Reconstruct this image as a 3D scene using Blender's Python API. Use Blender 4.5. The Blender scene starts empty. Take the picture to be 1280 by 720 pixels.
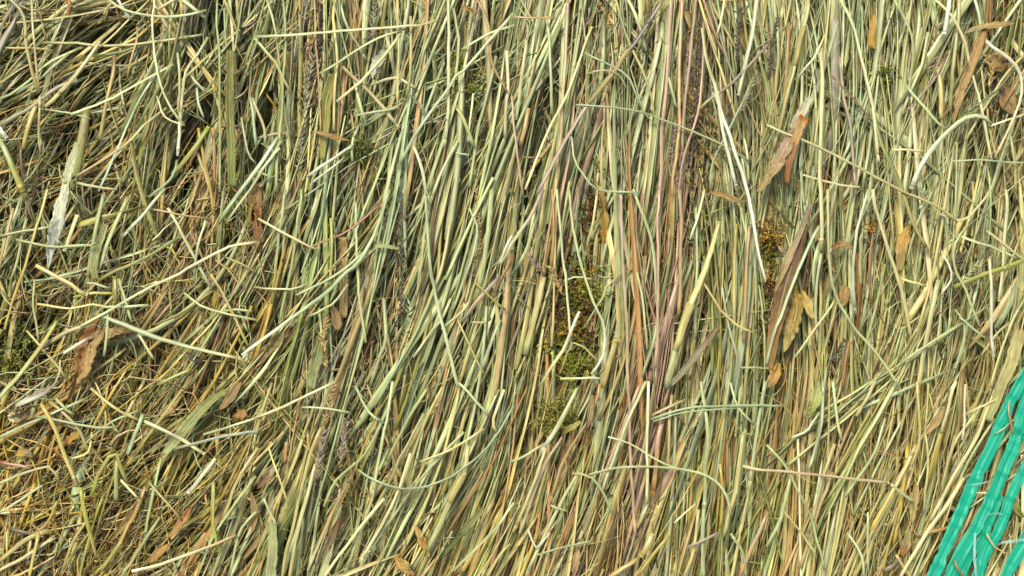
import bpy, math, random
import numpy as np

random.seed(7)
RNG = np.random.default_rng(7)
R_ = math.radians
S = 0.0004            # metres per photograph pixel at the top of the hay
H = 0.60              # camera height above the hay

scene = bpy.context.scene
col = scene.collection

# ---------------------------------------------------------------- camera
cam_d = bpy.data.cameras.new('camera')
cam = bpy.data.objects.new('camera', cam_d)
col.objects.link(cam)
cam.location = (0, 0, H)
cam.rotation_euler = (0, 0, 0)
cam_d.sensor_width = 36
cam_d.lens = 36 * H / (1280 * S)
cam_d.clip_start = 0.01
cam_d.clip_end = 50
scene.camera = cam

# ---------------------------------------------------------------- daylight, bright overcast
SUN_EL, SUN_AZ = 58, 330
world = bpy.data.worlds.new('World')
scene.world = world
world.use_nodes = True
nt = world.node_tree
bg = nt.nodes['Background']
sky = nt.nodes.new('ShaderNodeTexSky')
sky.sky_type = 'NISHITA'
sky.sun_disc = False
sky.sun_elevation = R_(SUN_EL)
sky.sun_rotation = R_(SUN_AZ)
sky.air_density = 1.0
sky.dust_density = 4.0
sky.ozone_density = 1.0
nt.links.new(sky.outputs[0], bg.inputs[0])
bg.inputs[1].default_value = 0.075
sun_d = bpy.data.lights.new('sun', 'SUN')
sun_d.energy = 1.5
sun_d.angle = R_(24)
sun_d.color = (1.0, 0.95, 0.86)
sun = bpy.data.objects.new('sun', sun_d)
col.objects.link(sun)
# towards the sun: azimuth clockwise from +Y
az, el = R_(SUN_AZ), R_(SUN_EL)
from mathutils import Vector
sd = Vector((math.sin(az) * math.cos(el), math.cos(az) * math.cos(el), math.sin(el)))
sun.rotation_euler = sd.to_track_quat('Z', 'Y').to_euler()
sun.location = sd * 2
vs = scene.view_settings
vs.view_transform = 'Standard'
vs.look = 'None'
vs.gamma = 1
vs.exposure = 1.6
scene.cycles.max_bounces = 6
scene.cycles.diffuse_bounces = 3

# ---------------------------------------------------------------- colours
def lin(c):
    c = np.asarray(c, float) / 255
    return np.array([0.69, 0.71, 0.625]) * np.where(c <= 0.04045, c / 12.92, ((c + 0.055) / 1.055) ** 2.4)   # dusty dry matter, about a third reflective

PAL = {
    'sage': (176, 182, 122), 'pale': (200, 206, 150), 'bluegreen': (174, 190, 140), 'straw': (206, 190, 120), 'cream': (226, 214, 158),
    'yellow': (196, 170, 76), 'olive': (158, 150, 72), 'green': (136, 146, 76), 'pink': (190, 154, 124), 'mauve': (166, 144, 128),
    'tan': (188, 156, 100), 'orange': (180, 136, 76), 'brown': (126, 94, 58), 'grey': (158, 152, 124), 'white': (232, 232, 206),
    'blue': (192, 208, 174), 'red': (150, 84, 60), 'darkgrey': (98, 88, 78), 'rust': (162, 106, 50), 'gold': (202, 156, 66), 'lime': (174, 180, 72),
    'fox': (196, 104, 34),
}
PN = list(PAL)
PV = np.array([lin(PAL[k]) for k in PN])


# ---------------------------------------------------------------- materials
def hay_material(name, rough=0.5, spec=0.35, streak=(1000, 60), bump=0.8, blem=0.35, transl=0.04):
    m = bpy.data.materials.new(name)
    m.use_nodes = True
    n, l = m.node_tree.nodes, m.node_tree.links
    p = n['Principled BSDF']
    at = n.new('ShaderNodeAttribute'); at.attribute_name = 'Col'
    uv = n.new('ShaderNodeUVMap'); uv.uv_map = 'UVMap'
    mp = n.new('ShaderNodeMapping'); mp.inputs['Scale'].default_value = (streak[0], streak[1], 1)
    l.new(uv.outputs[0], mp.inputs[0])
    nz = n.new('ShaderNodeTexNoise'); nz.inputs['Scale'].default_value = 1; nz.inputs['Detail'].default_value = 4
    nz.inputs['Roughness'].default_value = 0.65
    l.new(mp.outputs[0], nz.inputs[0])
    r1 = n.new('ShaderNodeMapRange'); r1.inputs['From Min'].default_value = 0.3; r1.inputs['From Max'].default_value = 0.7
    r1.inputs['To Min'].default_value = 0.5; r1.inputs['To Max'].default_value = 1.28
    l.new(nz.outputs[0], r1.inputs[0])
    mul = n.new('ShaderNodeVectorMath'); mul.operation = 'SCALE'
    l.new(at.outputs['Color'], mul.inputs[0]); l.new(r1.outputs[0], mul.inputs['Scale'])
    # blemishes: brownish weathering patches
    mp2 = n.new('ShaderNodeMapping'); mp2.inputs['Scale'].default_value = (420, 90, 1)
    l.new(uv.outputs[0], mp2.inputs[0])
    nz2 = n.new('ShaderNodeTexNoise'); nz2.inputs['Scale'].default_value = 1; nz2.inputs['Detail'].default_value = 3
    l.new(mp2.outputs[0], nz2.inputs[0])
    r2 = n.new('ShaderNodeMapRange'); r2.inputs['From Min'].default_value = 0.56; r2.inputs['From Max'].default_value = 0.75
    r2.inputs['To Min'].default_value = 0; r2.inputs['To Max'].default_value = blem
    l.new(nz2.outputs[0], r2.inputs[0])
    mix = n.new('ShaderNodeMixRGB'); mix.blend_type = 'MIX'
    mix.inputs['Color2'].default_value = (0.20, 0.115, 0.045, 1)
    l.new(r2.outputs[0], mix.inputs['Fac']); l.new(mul.outputs[0], mix.inputs['Color1'])
    l.new(mix.outputs[0], p.inputs['Base Color'])
    p.inputs['Roughness'].default_value = rough
    p.inputs['Specular IOR Level'].default_value = spec
    bp = n.new('ShaderNodeBump'); bp.inputs['Strength'].default_value = bump; bp.inputs['Distance'].default_value = 0.00025
    l.new(nz.outputs[0], bp.inputs['Height']); l.new(bp.outputs[0], p.inputs['Normal'])
    if transl:
        tr = n.new('ShaderNodeBsdfTranslucent'); l.new(mix.outputs[0], tr.inputs['Color'])
        ms = n.new('ShaderNodeMixShader'); ms.inputs[0].default_value = transl
        l.new(p.outputs[0], ms.inputs[1]); l.new(tr.outputs[0], ms.inputs[2])
        l.new(ms.outputs[0], n['Material Output'].inputs[0])
    return m

M_STALK = hay_material('dry_stalk', 0.38, 0.55)
M_LEAF = hay_material('dry_leaf', 0.6, 0.3, (1300, 70), 1.0, 0.6, 0.2)
M_SEED = hay_material('seed_husk', 0.75, 0.2, (2500, 700), 0.8, 0.4, 0.1)
M_MOSS = hay_material('moss_green', 0.8, 0.15, (900, 900), 0.3, 0.3, 0.25)
M_PITH = hay_material('cut_pith', 0.8, 0.2, (3000, 3000), 0.5, 0.2, 0.0)

def ground_material():
    m = bpy.data.materials.new('matted_litter'); m.use_nodes = True
    n, l = m.node_tree.nodes, m.node_tree.links
    p = n['Principled BSDF']; tc = n.new('ShaderNodeTexCoord')
    nz = n.new('ShaderNodeTexNoise'); nz.inputs['Scale'].default_value = 180; nz.inputs['Detail'].default_value = 8
    l.new(tc.outputs['Object'], nz.inputs[0])
    cr = n.new('ShaderNodeValToRGB'); cr.color_ramp.elements[0].color = (0.02, 0.015, 0.008, 1)
    cr.color_ramp.elements[1].color = (0.09, 0.065, 0.032, 1)
    l.new(nz.outputs[0], cr.inputs[0]); l.new(cr.outputs[0], p.inputs['Base Color'])
    p.inputs['Roughness'].default_value = 0.9
    bp = n.new('ShaderNodeBump'); bp.inputs['Distance'].default_value = 0.002; l.new(nz.outputs[0], bp.inputs['Height'])
    l.new(bp.outputs[0], p.inputs['Normal'])
    return m

def tape_material():
    m = bpy.data.materials.new('green_net_plastic'); m.use_nodes = True
    n, l = m.node_tree.nodes, m.node_tree.links
    p = n['Principled BSDF']
    uv = n.new('ShaderNodeUVMap'); uv.uv_map = 'UVMap'
    mp = n.new('ShaderNodeMapping'); mp.inputs['Scale'].default_value = (620, 60, 1)
    l.new(uv.outputs[0], mp.inputs[0])
    nz = n.new('ShaderNodeTexNoise'); nz.inputs['Scale'].default_value = 1; nz.inputs['Detail'].default_value = 8; nz.inputs['Roughness'].default_value = 0.72
    l.new(mp.outputs[0], nz.inputs[0])
    cr = n.new('ShaderNodeValToRGB')
    cr.color_ramp.elements[0].position = 0.36; cr.color_ramp.elements[0].color = (0.0, 0.24, 0.135, 1)
    cr.color_ramp.elements[1].position = 0.66; cr.color_ramp.elements[1].color = (0.02, 0.50, 0.285, 1)
    l.new(nz.outputs[0], cr.inputs[0]); l.new(cr.outputs[0], p.inputs['Base Color'])
    p.inputs['Roughness'].default_value = 0.42
    p.inputs['Specular IOR Level'].default_value = 0.5
    tr = n.new('ShaderNodeBsdfTranslucent'); l.new(cr.outputs[0], tr.inputs[0])
    tp = n.new('ShaderNodeBsdfTransparent'); tp.inputs[0].default_value = (0.45, 0.95, 0.8, 1)
    m1 = n.new('ShaderNodeMixShader'); m1.inputs[0].default_value = 0.2
    m2 = n.new('ShaderNodeMixShader')
    rr = n.new('ShaderNodeMapRange'); rr.inputs['From Min'].default_value = .4; rr.inputs['From Max'].default_value = .7; rr.inputs['To Min'].default_value = 0.04; rr.inputs['To Max'].default_value = 0.5
    l.new(nz.outputs[0], rr.inputs[0]); l.new(rr.outputs[0], m2.inputs[0])
    l.new(p.outputs[0], m1.inputs[1]); l.new(tr.outputs[0], m1.inputs[2])
    l.new(m1.outputs[0], m2.inputs[1]); l.new(tp.outputs[0], m2.inputs[2])
    l.new(m2.outputs[0], n['Material Output'].inputs[0])
    bp = n.new('ShaderNodeBump'); bp.inputs['Distance'].default_value = 0.0003; bp.inputs['Strength'].default_value = 0.5
    l.new(nz.outputs[0], bp.inputs['Height']); l.new(bp.outputs[0], p.inputs['Normal'])
    return m

def film_material():
    m = bpy.data.materials.new('clear_net_film'); m.use_nodes = True
    n, l = m.node_tree.nodes, m.node_tree.links
    p = n['Principled BSDF']; p.inputs['Base Color'].default_value = (0.30, 0.50, 0.42, 1)
    p.inputs['Roughness'].default_value = 0.25
    tp = n.new('ShaderNodeBsdfTransparent'); ms = n.new('ShaderNodeMixShader')
    nz = n.new('ShaderNodeTexNoise'); nz.inputs['Scale'].default_value = 90
    tc = n.new('ShaderNodeTexCoord'); l.new(tc.outputs['Object'], nz.inputs[0])
    rr = n.new('ShaderNodeMapRange'); rr.inputs['From Min'].default_value = .35; rr.inputs['From Max'].default_value = .65
    rr.inputs['To Min'].default_value = 0.5; rr.inputs['To Max'].default_value = 0.95
    l.new(nz.outputs[0], rr.inputs[0]); l.new(rr.outputs[0], ms.inputs[0])
    l.new(p.outputs[0], ms.inputs[1]); l.new(tp.outputs[0], ms.inputs[2]); l.new(ms.outputs[0], n['Material Output'].inputs[0])
    return m
M_TAPE, M_FILM = tape_material(), film_material()

# ---------------------------------------------------------------- helpers
def tag(o, label=None, cat=None, group=None, kind=None):
    for k, v in (('label', label), ('category', cat), ('group', group), ('kind', kind)):
        if v: o[k] = v
    return o

def profile(kind, M):
    """cross-section points (across, up) with half width 1"""
    if kind == 'round':
        a = np.arange(M) / M * 2 * np.pi
        r = 1 + 0.05 * np.cos(3 * a)
        return np.stack([np.cos(a) * r, np.sin(a) * r * 0.85], 1)
    if kind == 'blade':                       # keeled leaf, M = 2m points
        m = M // 2
        x = np.linspace(-1, 1, m)
        top = np.stack([x, 0.30 * (np.abs(x)) + 0.05], 1)
        bot = np.stack([x[::-1], 0.30 * (np.abs(x[::-1])) - 0.07], 1)
        return np.concatenate([top[::-1], bot[::-1]])

def sweep(P, W, C, prof, roll=None, thick=None, wr=0.0, rng=RNG):
    """P (N,K,3) axis, W (N,K) half widths, C (N,K,3) colours, prof (M,2) -> verts, quads, caps, colours, uv"""
    N, K, _ = P.shape
    M = len(prof)
    T = np.gradient(P, axis=1)
    T /= np.linalg.norm(T, axis=2, keepdims=True) + 1e-12
    Z = np.array([0, 0, 1.0])
    B = np.cross(T, Z)
    bad = np.linalg.norm(B, axis=2, keepdims=True) < 1e-3
    B = np.where(bad, np.array([1.0, 0, 0]), B)
    B /= np.linalg.norm(B, axis=2, keepdims=True)
    Nn = np.cross(B, T)
    if roll is None: roll = np.zeros((N, K))
    if thick is None: thick = np.ones((N, K))
    cr, sr = np.cos(roll)[..., None], np.sin(roll)[..., None]
    B, Nn = B * cr + Nn * sr, Nn * cr - B * sr
    a = prof[:, 0][None, None, :, None]
    b = prof[:, 1][None, None, :, None]
    if wr:
        nz = rng.normal(0, wr, (N, K, M, 2))
        a = a + nz[..., :1] * 0.4
        b = b + nz[..., 1:]
    V = P[:, :, None] + W[:, :, None, None] * (a * B[:, :, None] + b * thick[:, :, None, None] * Nn[:, :, None])
    V = V.reshape(-1, 3)
    base = (np.arange(N) * K * M)[:, None, None]
    k = np.arange(K - 1)[None, :, None]
    j = np.arange(M)[None, None, :]
    j2 = (j + 1) % M
    Q = np.stack([base + k * M + j, base + k * M + j2, base + (k + 1) * M + j2, base + (k + 1) * M + j], -1).reshape(-1, 4)
    c0 = (np.arange(N) * K * M)[:, None] + np.arange(M)[::-1][None]
    c1 = (np.arange(N) * K * M + (K - 1) * M)[:, None] + np.arange(M)[None]
    caps = np.concatenate([c0, c1])
    CC = np.repeat(C[:, :, None], M, 2).reshape(-1, 3)
    L = np.concatenate([np.zeros((N, 1)), np.cumsum(np.linalg.norm(np.diff(P, axis=1), axis=2), 1)], 1)
    off = rng.uniform(0, 50, (N, 1))
    u = (np.arange(M) / M * 2 * np.pi)[None, None] * W.mean(1)[:, None, None] + off[:, :, None] * 0.37
    u = np.broadcast_to(u, (N, K, M))
    v = np.broadcast_to((L + off)[:, :, None], (N, K, M))
    UV = np.stack([u, v], -1).reshape(-1, 2)
    return V, Q, caps, CC, UV

def make_mesh(name, parts):
    """parts: list of sweep() results, joined in one mesh"""
    Vs, faces_idx, tot, CC, UV = [], [], [], [], []
    off = 0
    loops, ltot = [], []
    for V, Q, caps, c, uv in parts:
        Vs.append(V); CC.append(c); UV.append(uv)
        loops.append((Q + off).ravel()); ltot.append(np.full(len(Q), Q.shape[1] if len(Q) else 4))
        if caps is not None and len(caps):
            loops.append((caps + off).ravel()); ltot.append(np.full(len(caps), caps.shape[1]))
        off += len(V)
    V = np.concatenate(Vs); CC = np.concatenate(CC); UV = np.concatenate(UV)
    loops = np.concatenate(loops).astype(np.int32); ltot = np.concatenate(ltot).astype(np.int32)
    me = bpy.data.meshes.new(name)
    me.vertices.add(len(V)); me.vertices.foreach_set('co', V.astype(np.float32).ravel())
    me.loops.add(len(loops)); me.loops.foreach_set('vertex_index', loops)
    me.polygons.add(len(ltot))
    me.polygons.foreach_set('loop_start', np.concatenate([[0], np.cumsum(ltot)[:-1]]).astype(np.int32))
    me.polygons.foreach_set('loop_total', ltot)
    me.polygons.foreach_set('use_smooth', np.ones(len(ltot), bool))
    ca = me.color_attributes.new('Col', 'FLOAT_COLOR', 'POINT')
    ca.data.foreach_set('color', np.concatenate([CC, np.ones((len(CC), 1))], 1).astype(np.float32).ravel())
    ul = me.uv_layers.new(name='UVMap')
    ul.data.foreach_set('uv', UV[loops].astype(np.float32).ravel())
    me.update(calc_edges=True)
    return me

def add_obj(name, parts, mat, parent=None, origin=None):
    me = make_mesh(name, parts)
    me.materials.append(mat)
    o = bpy.data.objects.new(name, me)
    if parent is None and origin is not None:
        o.location = origin
        n = len(me.vertices); co = np.empty(n * 3, np.float32); me.vertices.foreach_get('co', co)
        me.vertices.foreach_set('co', (co.reshape(-1, 3) - np.array(origin, np.float32)).ravel()); me.update()
    col.objects.link(o)
    if parent is not None:
        o.parent = parent
        n = len(me.vertices); co = np.empty(n * 3, np.float32); me.vertices.foreach_get('co', co)
        me.vertices.foreach_set('co', (co.reshape(-1, 3) - np.array(parent.location, np.float32)).ravel()); me.update()
    return o

def empty(name, loc):
    o = bpy.data.objects.new(name, None); o.location = tuple(float(v) for v in loc); o.empty_display_size = 0.005
    col.objects.link(o)
    return o

def px(x, y, z):
    """a point of the photograph's frame carried out to its own height z above the bed"""
    f = S * (H - z) / H
    return np.array([(x - 640) * f, (360 - y) * f, z])

def spline(pts, K):
    """Catmull-Rom through pts, K points evenly along it"""
    p = np.asarray(pts, float)
    if len(p) == 2:
        t = np.linspace(0, 1, K)[:, None]
        return p[0] * (1 - t) + p[1] * t
    q = np.vstack([2 * p[0] - p[1], p, 2 * p[-1] - p[-2]])
    out = []
    for i in range(1, len(q) - 2):
        t = np.linspace(0, 1, 12, endpoint=False)[:, None]
        a, b, c, d = q[i - 1], q[i], q[i + 1], q[i + 2]
        out.append(0.5 * (2 * b + (c - a) * t + (2 * a - 5 * b + 4 * c - d) * t ** 2 + (3 * b - a - 3 * c + d) * t ** 3))
    out = np.vstack(out + [p[-1:]])
    L = np.concatenate([[0], np.cumsum(np.linalg.norm(np.diff(out[:, :2], axis=0), axis=1))])
    s = np.linspace(0, L[-1], K)
    return np.stack([np.interp(s, L, out[:, k]) for k in range(out.shape[1])], 1)

# ---------------------------------------------------------------- the lie of the hay: direction, spread, length and colour by place
GX = np.array([-160, 80, 240, 400, 560, 720, 880, 1040, 1200, 1440.])
GY = np.array([-120, 60, 180, 300, 420, 540, 660, 840.])
ANG = np.array([   # lean of the stalks from upright, degrees, + = top leans right
    [60, 52, 16, 3, 12, 12, 2, -2, 8, 12], [62, 56, 14, 2, 13, 12, 2, -3, 8, 12], [45, 34, 20, 6, 15, 13, 3, 3, 6, 10],
    [28, 24, 19, 11, 12, 6, 2, 3, 6, 12], [42, 42, 28, 17, 17, 8, 6, 5, 12, 20], [38, 36, 34, 19, 22, 14, 9, 10, 17, 26],
    [32, 32, 35, 21, 28, 16, 10, 12, 23, 30], [30, 30, 36, 24, 31, 18, 10, 13, 27, 32]], float)
SPR = np.array([
    [28, 27, 14, 9, 9, 8, 6, 9, 13, 16], [29, 28, 14, 9, 10, 9, 7, 10, 15, 16], [31, 29, 15, 10, 11, 9, 7, 9, 18, 19],
    [32, 31, 20, 12, 9, 9, 7, 9, 18, 19], [33, 33, 21, 13, 9, 9, 8, 10, 16, 18], [34, 32, 17, 11, 9, 9, 8, 12, 16, 17],
    [32, 30, 15, 10, 9, 9, 8, 12, 15, 16], [32, 30, 15, 10, 9, 9, 8, 12, 15, 16]], float)
LEN = np.array([
    [200, 200, 250, 300, 330, 340, 340, 300, 260, 240], [200, 200, 250, 300, 330, 340, 340, 300, 240, 240],
    [190, 180, 240, 270, 320, 330, 330, 290, 240, 240], [180, 180, 210, 250, 320, 320, 320, 290, 230, 240],
    [150, 150, 190, 240, 300, 300, 300, 270, 220, 220], [140, 140, 200, 250, 290, 270, 260, 240, 220, 220],
    [140, 140, 210, 260, 290, 260, 250, 230, 220, 220], [140, 140, 210, 260, 290, 260, 250, 230, 220, 220]], float)

def field(F, x, y):
    x = np.clip(x, GX[0], GX[-1] - 1e-3); y = np.clip(y, GY[0], GY[-1] - 1e-3)
    i = np.searchsorted(GX, x, 'right') - 1; j = np.searchsorted(GY, y, 'right') - 1
    tx = (x - GX[i]) / (GX[i + 1] - GX[i]); ty = (y - GY[j]) / (GY[j + 1] - GY[j])
    tx = tx * tx * (3 - 2 * tx); ty = ty * ty * (3 - 2 * ty)
    return (F[j, i] * (1 - tx) + F[j, i + 1] * tx) * (1 - ty) + (F[j + 1, i] * (1 - tx) + F[j + 1, i + 1] * tx) * ty

BASEW = dict(sage=4.0, pale=2.5, straw=3.2, olive=1.6, tan=1.3, orange=0.6, green=0.9, brown=0.2, grey=0.4, cream=0.8, bluegreen=0.5)
LOCAL = [  # x, y, radius x, radius y, extra weights
    (80, 110, 170, 150, dict(olive=3.5, straw=3, yellow=3)),
    (60, 620, 170, 150, dict(yellow=13, gold=8, orange=3, olive=4, straw=3)),
    (220, 470, 170, 120, dict(olive=4, straw=2.5, tan=2, yellow=3)),
    (230, 210, 120, 120, dict(olive=2.5, brown=1, orange=0.8)),
    (320, 60, 90, 120, dict(green=3, sage=3)),
    (600, 120, 160, 160, dict(pale=5, sage=5, bluegreen=1)),
    (960, 130, 140, 160, dict(pale=5, sage=6, bluegreen=2)),
    (848, 130, 26, 190, dict(pink=20, tan=3)), (826, 400, 24, 170, dict(pink=22, tan=4)),
    (790, 60, 70, 140, dict(pink=2.5, mauve=2.5, brown=1.5)),
    (700, 150, 34, 170, dict(pink=2.5, orange=.8)),
    (730, 620, 90, 120, dict(tan=5, orange=3, pink=1.5)),
    (830, 600, 70, 150, dict(orange=6, pink=5, tan=5)),
    (900, 620, 120, 120, dict(orange=1.5, tan=2, yellow=1.5)),
    (1150, 600, 150, 140, dict(straw=7, tan=2, yellow=1.5)),
    (1220, 200, 100, 200, dict(straw=4, sage=4, cream=1)),
    (1080, 400, 110, 150, dict(sage=3, tan=2, straw=2)),
    (560, 540, 150, 170, dict(sage=4, pale=3, straw=3)),
    (600, 670, 60, 60, dict(orange=4, tan=3)),
    (430, 640, 90, 100, dict(straw=5, tan=3)), (640, 720, 700, 150, dict(straw=3, tan=2, yellow=2, orange=.6)),
]

def pick_colour(x, y, rng=RNG):
    Wt = np.zeros((len(x), len(PN)))
    for k, w in BASEW.items(): Wt[:, PN.index(k)] += w
    for cx, cy, rx, ry, d in LOCAL:
        g = np.exp(-((x - cx) / rx) ** 2 - ((y - cy) / ry) ** 2)
        for k, w in d.items(): Wt[:, PN.index(k)] += w * g
    cum = np.cumsum(Wt, 1); r = rng.uniform(0, 1, len(x)) * cum[:, -1]
    return (cum < r[:, None]).sum(1)

HOLES = [  # x, y, radius x, radius y, depth in metres: hollows in the pile
    (118, 45, 34, 15, .03), (108, 135, 26, 56, .025), (150, 92, 18, 22, .022), (82, 175, 14, 30, .022), (135, 185, 10, 34, .02), (62, 258, 18, 30, .02), (170, 60, 16, 30, .02), (50, 330, 24, 18, .02), (150, 300, 20, 20, .016), (230, 180, 24, 34, .026), (45, 430, 34, 22, .02), (200, 432, 22, 12, .022), (264, 30, 10, 40, .02),
    (120, 345, 40, 25, .010), (722, 395, 20, 62, .018), (745, 250, 16, 60, .012), (672, 178, 16, 30, .022), (655, 20, 10, 50, .012), (892, 200, 8, 60, .014), (1095, 330, 22, 30, .010),
    (1040, 400, 26, 30, .010), (870, 150, 14, 120, .006), (962, 330, 14, 50, .010), (1240, 440, 12, 44, .026), (1255, 270, 10, 50, .02), (175, 395, 30, 20, .01),
    (1215, 540, 22, 60, .012), (325, 180, 12, 70, .022), (672, 560, 14, 18, .015), (500, 350, 20, 40, .006), (710, 540, 30, 40, .008), (600, 640, 26, 30, .010),
    (30, 112, 24, 12, .014), (270, 545, 20, 30, .008), (350, 20, 12, 40, .010), (480, 90, 26, 34, .008),
    (990, 420, 30, 34, .010), (1190, 110, 22, 30, .008), (940, 690, 40, 30, .012), (330, 600, 18, 26, .010)]

def zmax(x, y):
    d = np.zeros_like(x)
    for cx, cy, rx, ry, h in HOLES:
        d = np.maximum(d, h * np.exp(-(((x - cx) / rx) ** 2 + ((y - cy) / ry) ** 2) ** 1.5 * 0.7))
    return -d

def flow_paths(x0, y0, ang_off, curv, length, K, rng=RNG, wig=1.1):
    """march along the lie of the hay from the middle both ways; returns (N,K,2) in photograph pixels"""
    N = len(x0)
    half = K // 2
    X = np.zeros((N, K)); Y = np.zeros((N, K))
    X[:, half] = x0; Y[:, half] = y0
    step = length / (K - 1)
    kink = rng.normal(0, wig, (N, K))
    for sgn in (1, -1):
        x, y = x0.copy(), y0.copy()
        rngk = range(half + 1, K) if sgn > 0 else range(half - 1, -1, -1)
        for k in rngk:
            a = np.radians(field(ANG, x, y) + ang_off + curv * (k - half) / K + kink[:, k])
            x = x + sgn * np.sin(a) * step; y = y - sgn * np.cos(a) * step
            X[:, k] = x; Y[:, k] = y
    return np.stack([X, Y], -1)

# ---------------------------------------------------------------- ground under the hay
def grid_sheet(name, size, n, z, mat):
    xs = np.linspace(-size[0] / 2, size[0] / 2, n); ys = np.linspace(-size[1] / 2, size[1] / 2, n)
    X, Y = np.meshgrid(xs, ys)
    Zz = z + RNG.normal(0, 0.0012, X.shape)
    V = np.stack([X, Y, Zz], -1).reshape(-1, 3)
    i = np.arange(n * n).reshape(n, n)
    Q = np.stack([i[:-1, :-1], i[:-1, 1:], i[1:, 1:], i[1:, :-1]], -1).reshape(-1, 4)
    return add_obj(name, [(V, Q, None, np.ones((len(V), 3)) * .1, V[:, :2])], mat)
g = grid_sheet('ground', (6, 6), 60, -0.052, ground_material())
g['kind'] = 'structure'

# ---------------------------------------------------------------- the mass of hay nobody could count
def hay_mass():
    rng = np.random.default_rng(21)
    X0, X1, Y0, Y1 = -280, 1560, -200, 920
    parts_round, parts_blade = [], []
    nl = 3250
    lx = rng.uniform(X0, X1, nl); ly = rng.uniform(Y0, Y1, nl)
    per = 9
    N = nl * per
    lid = np.repeat(np.arange(nl), per)
    lz = -0.036 * rng.uniform(0, 1, nl) ** .85 + 0.002
    sp = field(SPR, lx, ly)
    la = rng.normal(0, 1, nl) * sp * 0.75
    stray = rng.uniform(0, 1, nl) < 0.05
    la = la + stray * rng.normal(0, 40, nl)
    lc = pick_colour(lx, ly, rng)
    lw = rng.lognormal(0, 0.22, nl)
    along = rng.normal(0, 60, N); perp = rng.normal(0, 8, N)
    a = np.radians(field(ANG, lx, ly) + la)[lid]
    x = lx[lid] + np.sin(a) * along + np.cos(a) * perp
    y = ly[lid] - np.cos(a) * along + np.sin(a) * perp
    z = lz[lid] + rng.normal(0, 0.0022, N)
    z = np.minimum(z, 0.003)
    aoff = la[lid] + rng.normal(0, 1, N) * (2.5 + field(SPR, x, y) * 0.30)
    keep_l = rng.uniform(0, 1, N) < 0.55
    c = np.where(keep_l, lc[lid], pick_colour(x, y, rng))
    L = field(LEN, x, y) * rng.lognormal(-0.1, 0.38, N)
    K = 9
    P2 = flow_paths(x, y, aoff, rng.normal(0, 6, N) + (rng.uniform(0, 1, N) < .045) * rng.normal(0, 40, N), L, K, rng)
    t = np.linspace(-0.5, 0.5, K)[None]
    tilt = rng.normal(0, 0.022, N)[:, None]
    Z = z[:, None] + tilt * t * (L[:, None] * S) - rng.uniform(0, .0035, N)[:, None] * (2 * t) ** 2 * 1.5 + rng.normal(0, .00018, (N, K))
    zm = zmax(P2[..., 0], P2[..., 1])
    bad = ((Z > zm + 0.0015) & (zm < -0.002)).mean(1) > 0.05
    ok = ~bad & (Z.max(1) < 0.006)
    P2, Z, c, L, lid2, x, y = P2[ok], Z[ok], c[ok], L[ok], lid[ok], x[ok], y[ok]
    N = len(P2)
    P = np.stack([(P2[..., 0] - 640) * S, (360 - P2[..., 1]) * S, Z], -1)
    w = 1.32 * rng.lognormal(0, 0.44, N) * lw[lid2]
    w = np.clip(w, 0.6, 6.2) * S
    taper = 1 - 0.35 * rng.uniform(0, 1, N)[:, None] * (t + .5)
    W = w[:, None] * taper * (1 + rng.normal(0, .04, (N, K)))
    C = PV[c][:, None, :] * rng.lognormal(0, 0.16, (N, 1, 1)) * np.exp(rng.normal(0, 0.03, (N, 1, 3))) * np.ones((1, K, 1))
    # weathered lengths: some stalks drift towards tan along their length
    drift = (rng.uniform(0, 1, (N, 1, 1)) < 0.35) * rng.uniform(0, .6, (N, 1, 1)) * np.clip((t + .5) * 1.3 - .2, 0, 1)[..., None]
    C = C * (1 - drift) + lin(PAL['tan']) * 0.8 * drift
    blade = (rng.uniform(0, 1, N) < 0.45) & (w > 1.2 * S)
    rd = ~blade
    roll = np.repeat(rng.uniform(-1.2, 1.2, (N, 1)), K, 1)
    th = np.repeat(rng.uniform(.35, .8, (N, 1)), K, 1)
    slim = rd & (w < 1.2 * S); rd = rd & ~slim
    res = [sweep(P[rd], W[rd], C[rd], profile('round', 5), roll[rd] * .5, th[rd], rng=rng),
           sweep(P[slim][:, ::2], W[slim][:, ::2], C[slim][:, ::2], profile('round', 4), rng=rng)]
    Wb = W[blade] * 1.35 * np.clip(1.25 - (2 * np.abs(t)) ** 3, .12, 1)
    tw = roll[blade] * .6 + rng.normal(0, .9, (blade.sum(), 1)) * t
    res.append(sweep(P[blade], Wb, C[blade], profile('blade', 6), tw, rng=rng))
    return res
o = add_obj('hay', hay_mass(), M_STALK)
tag(o, 'dense mass of dry hay stalks beneath and between the loose ones', None, None, 'stuff')

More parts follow.
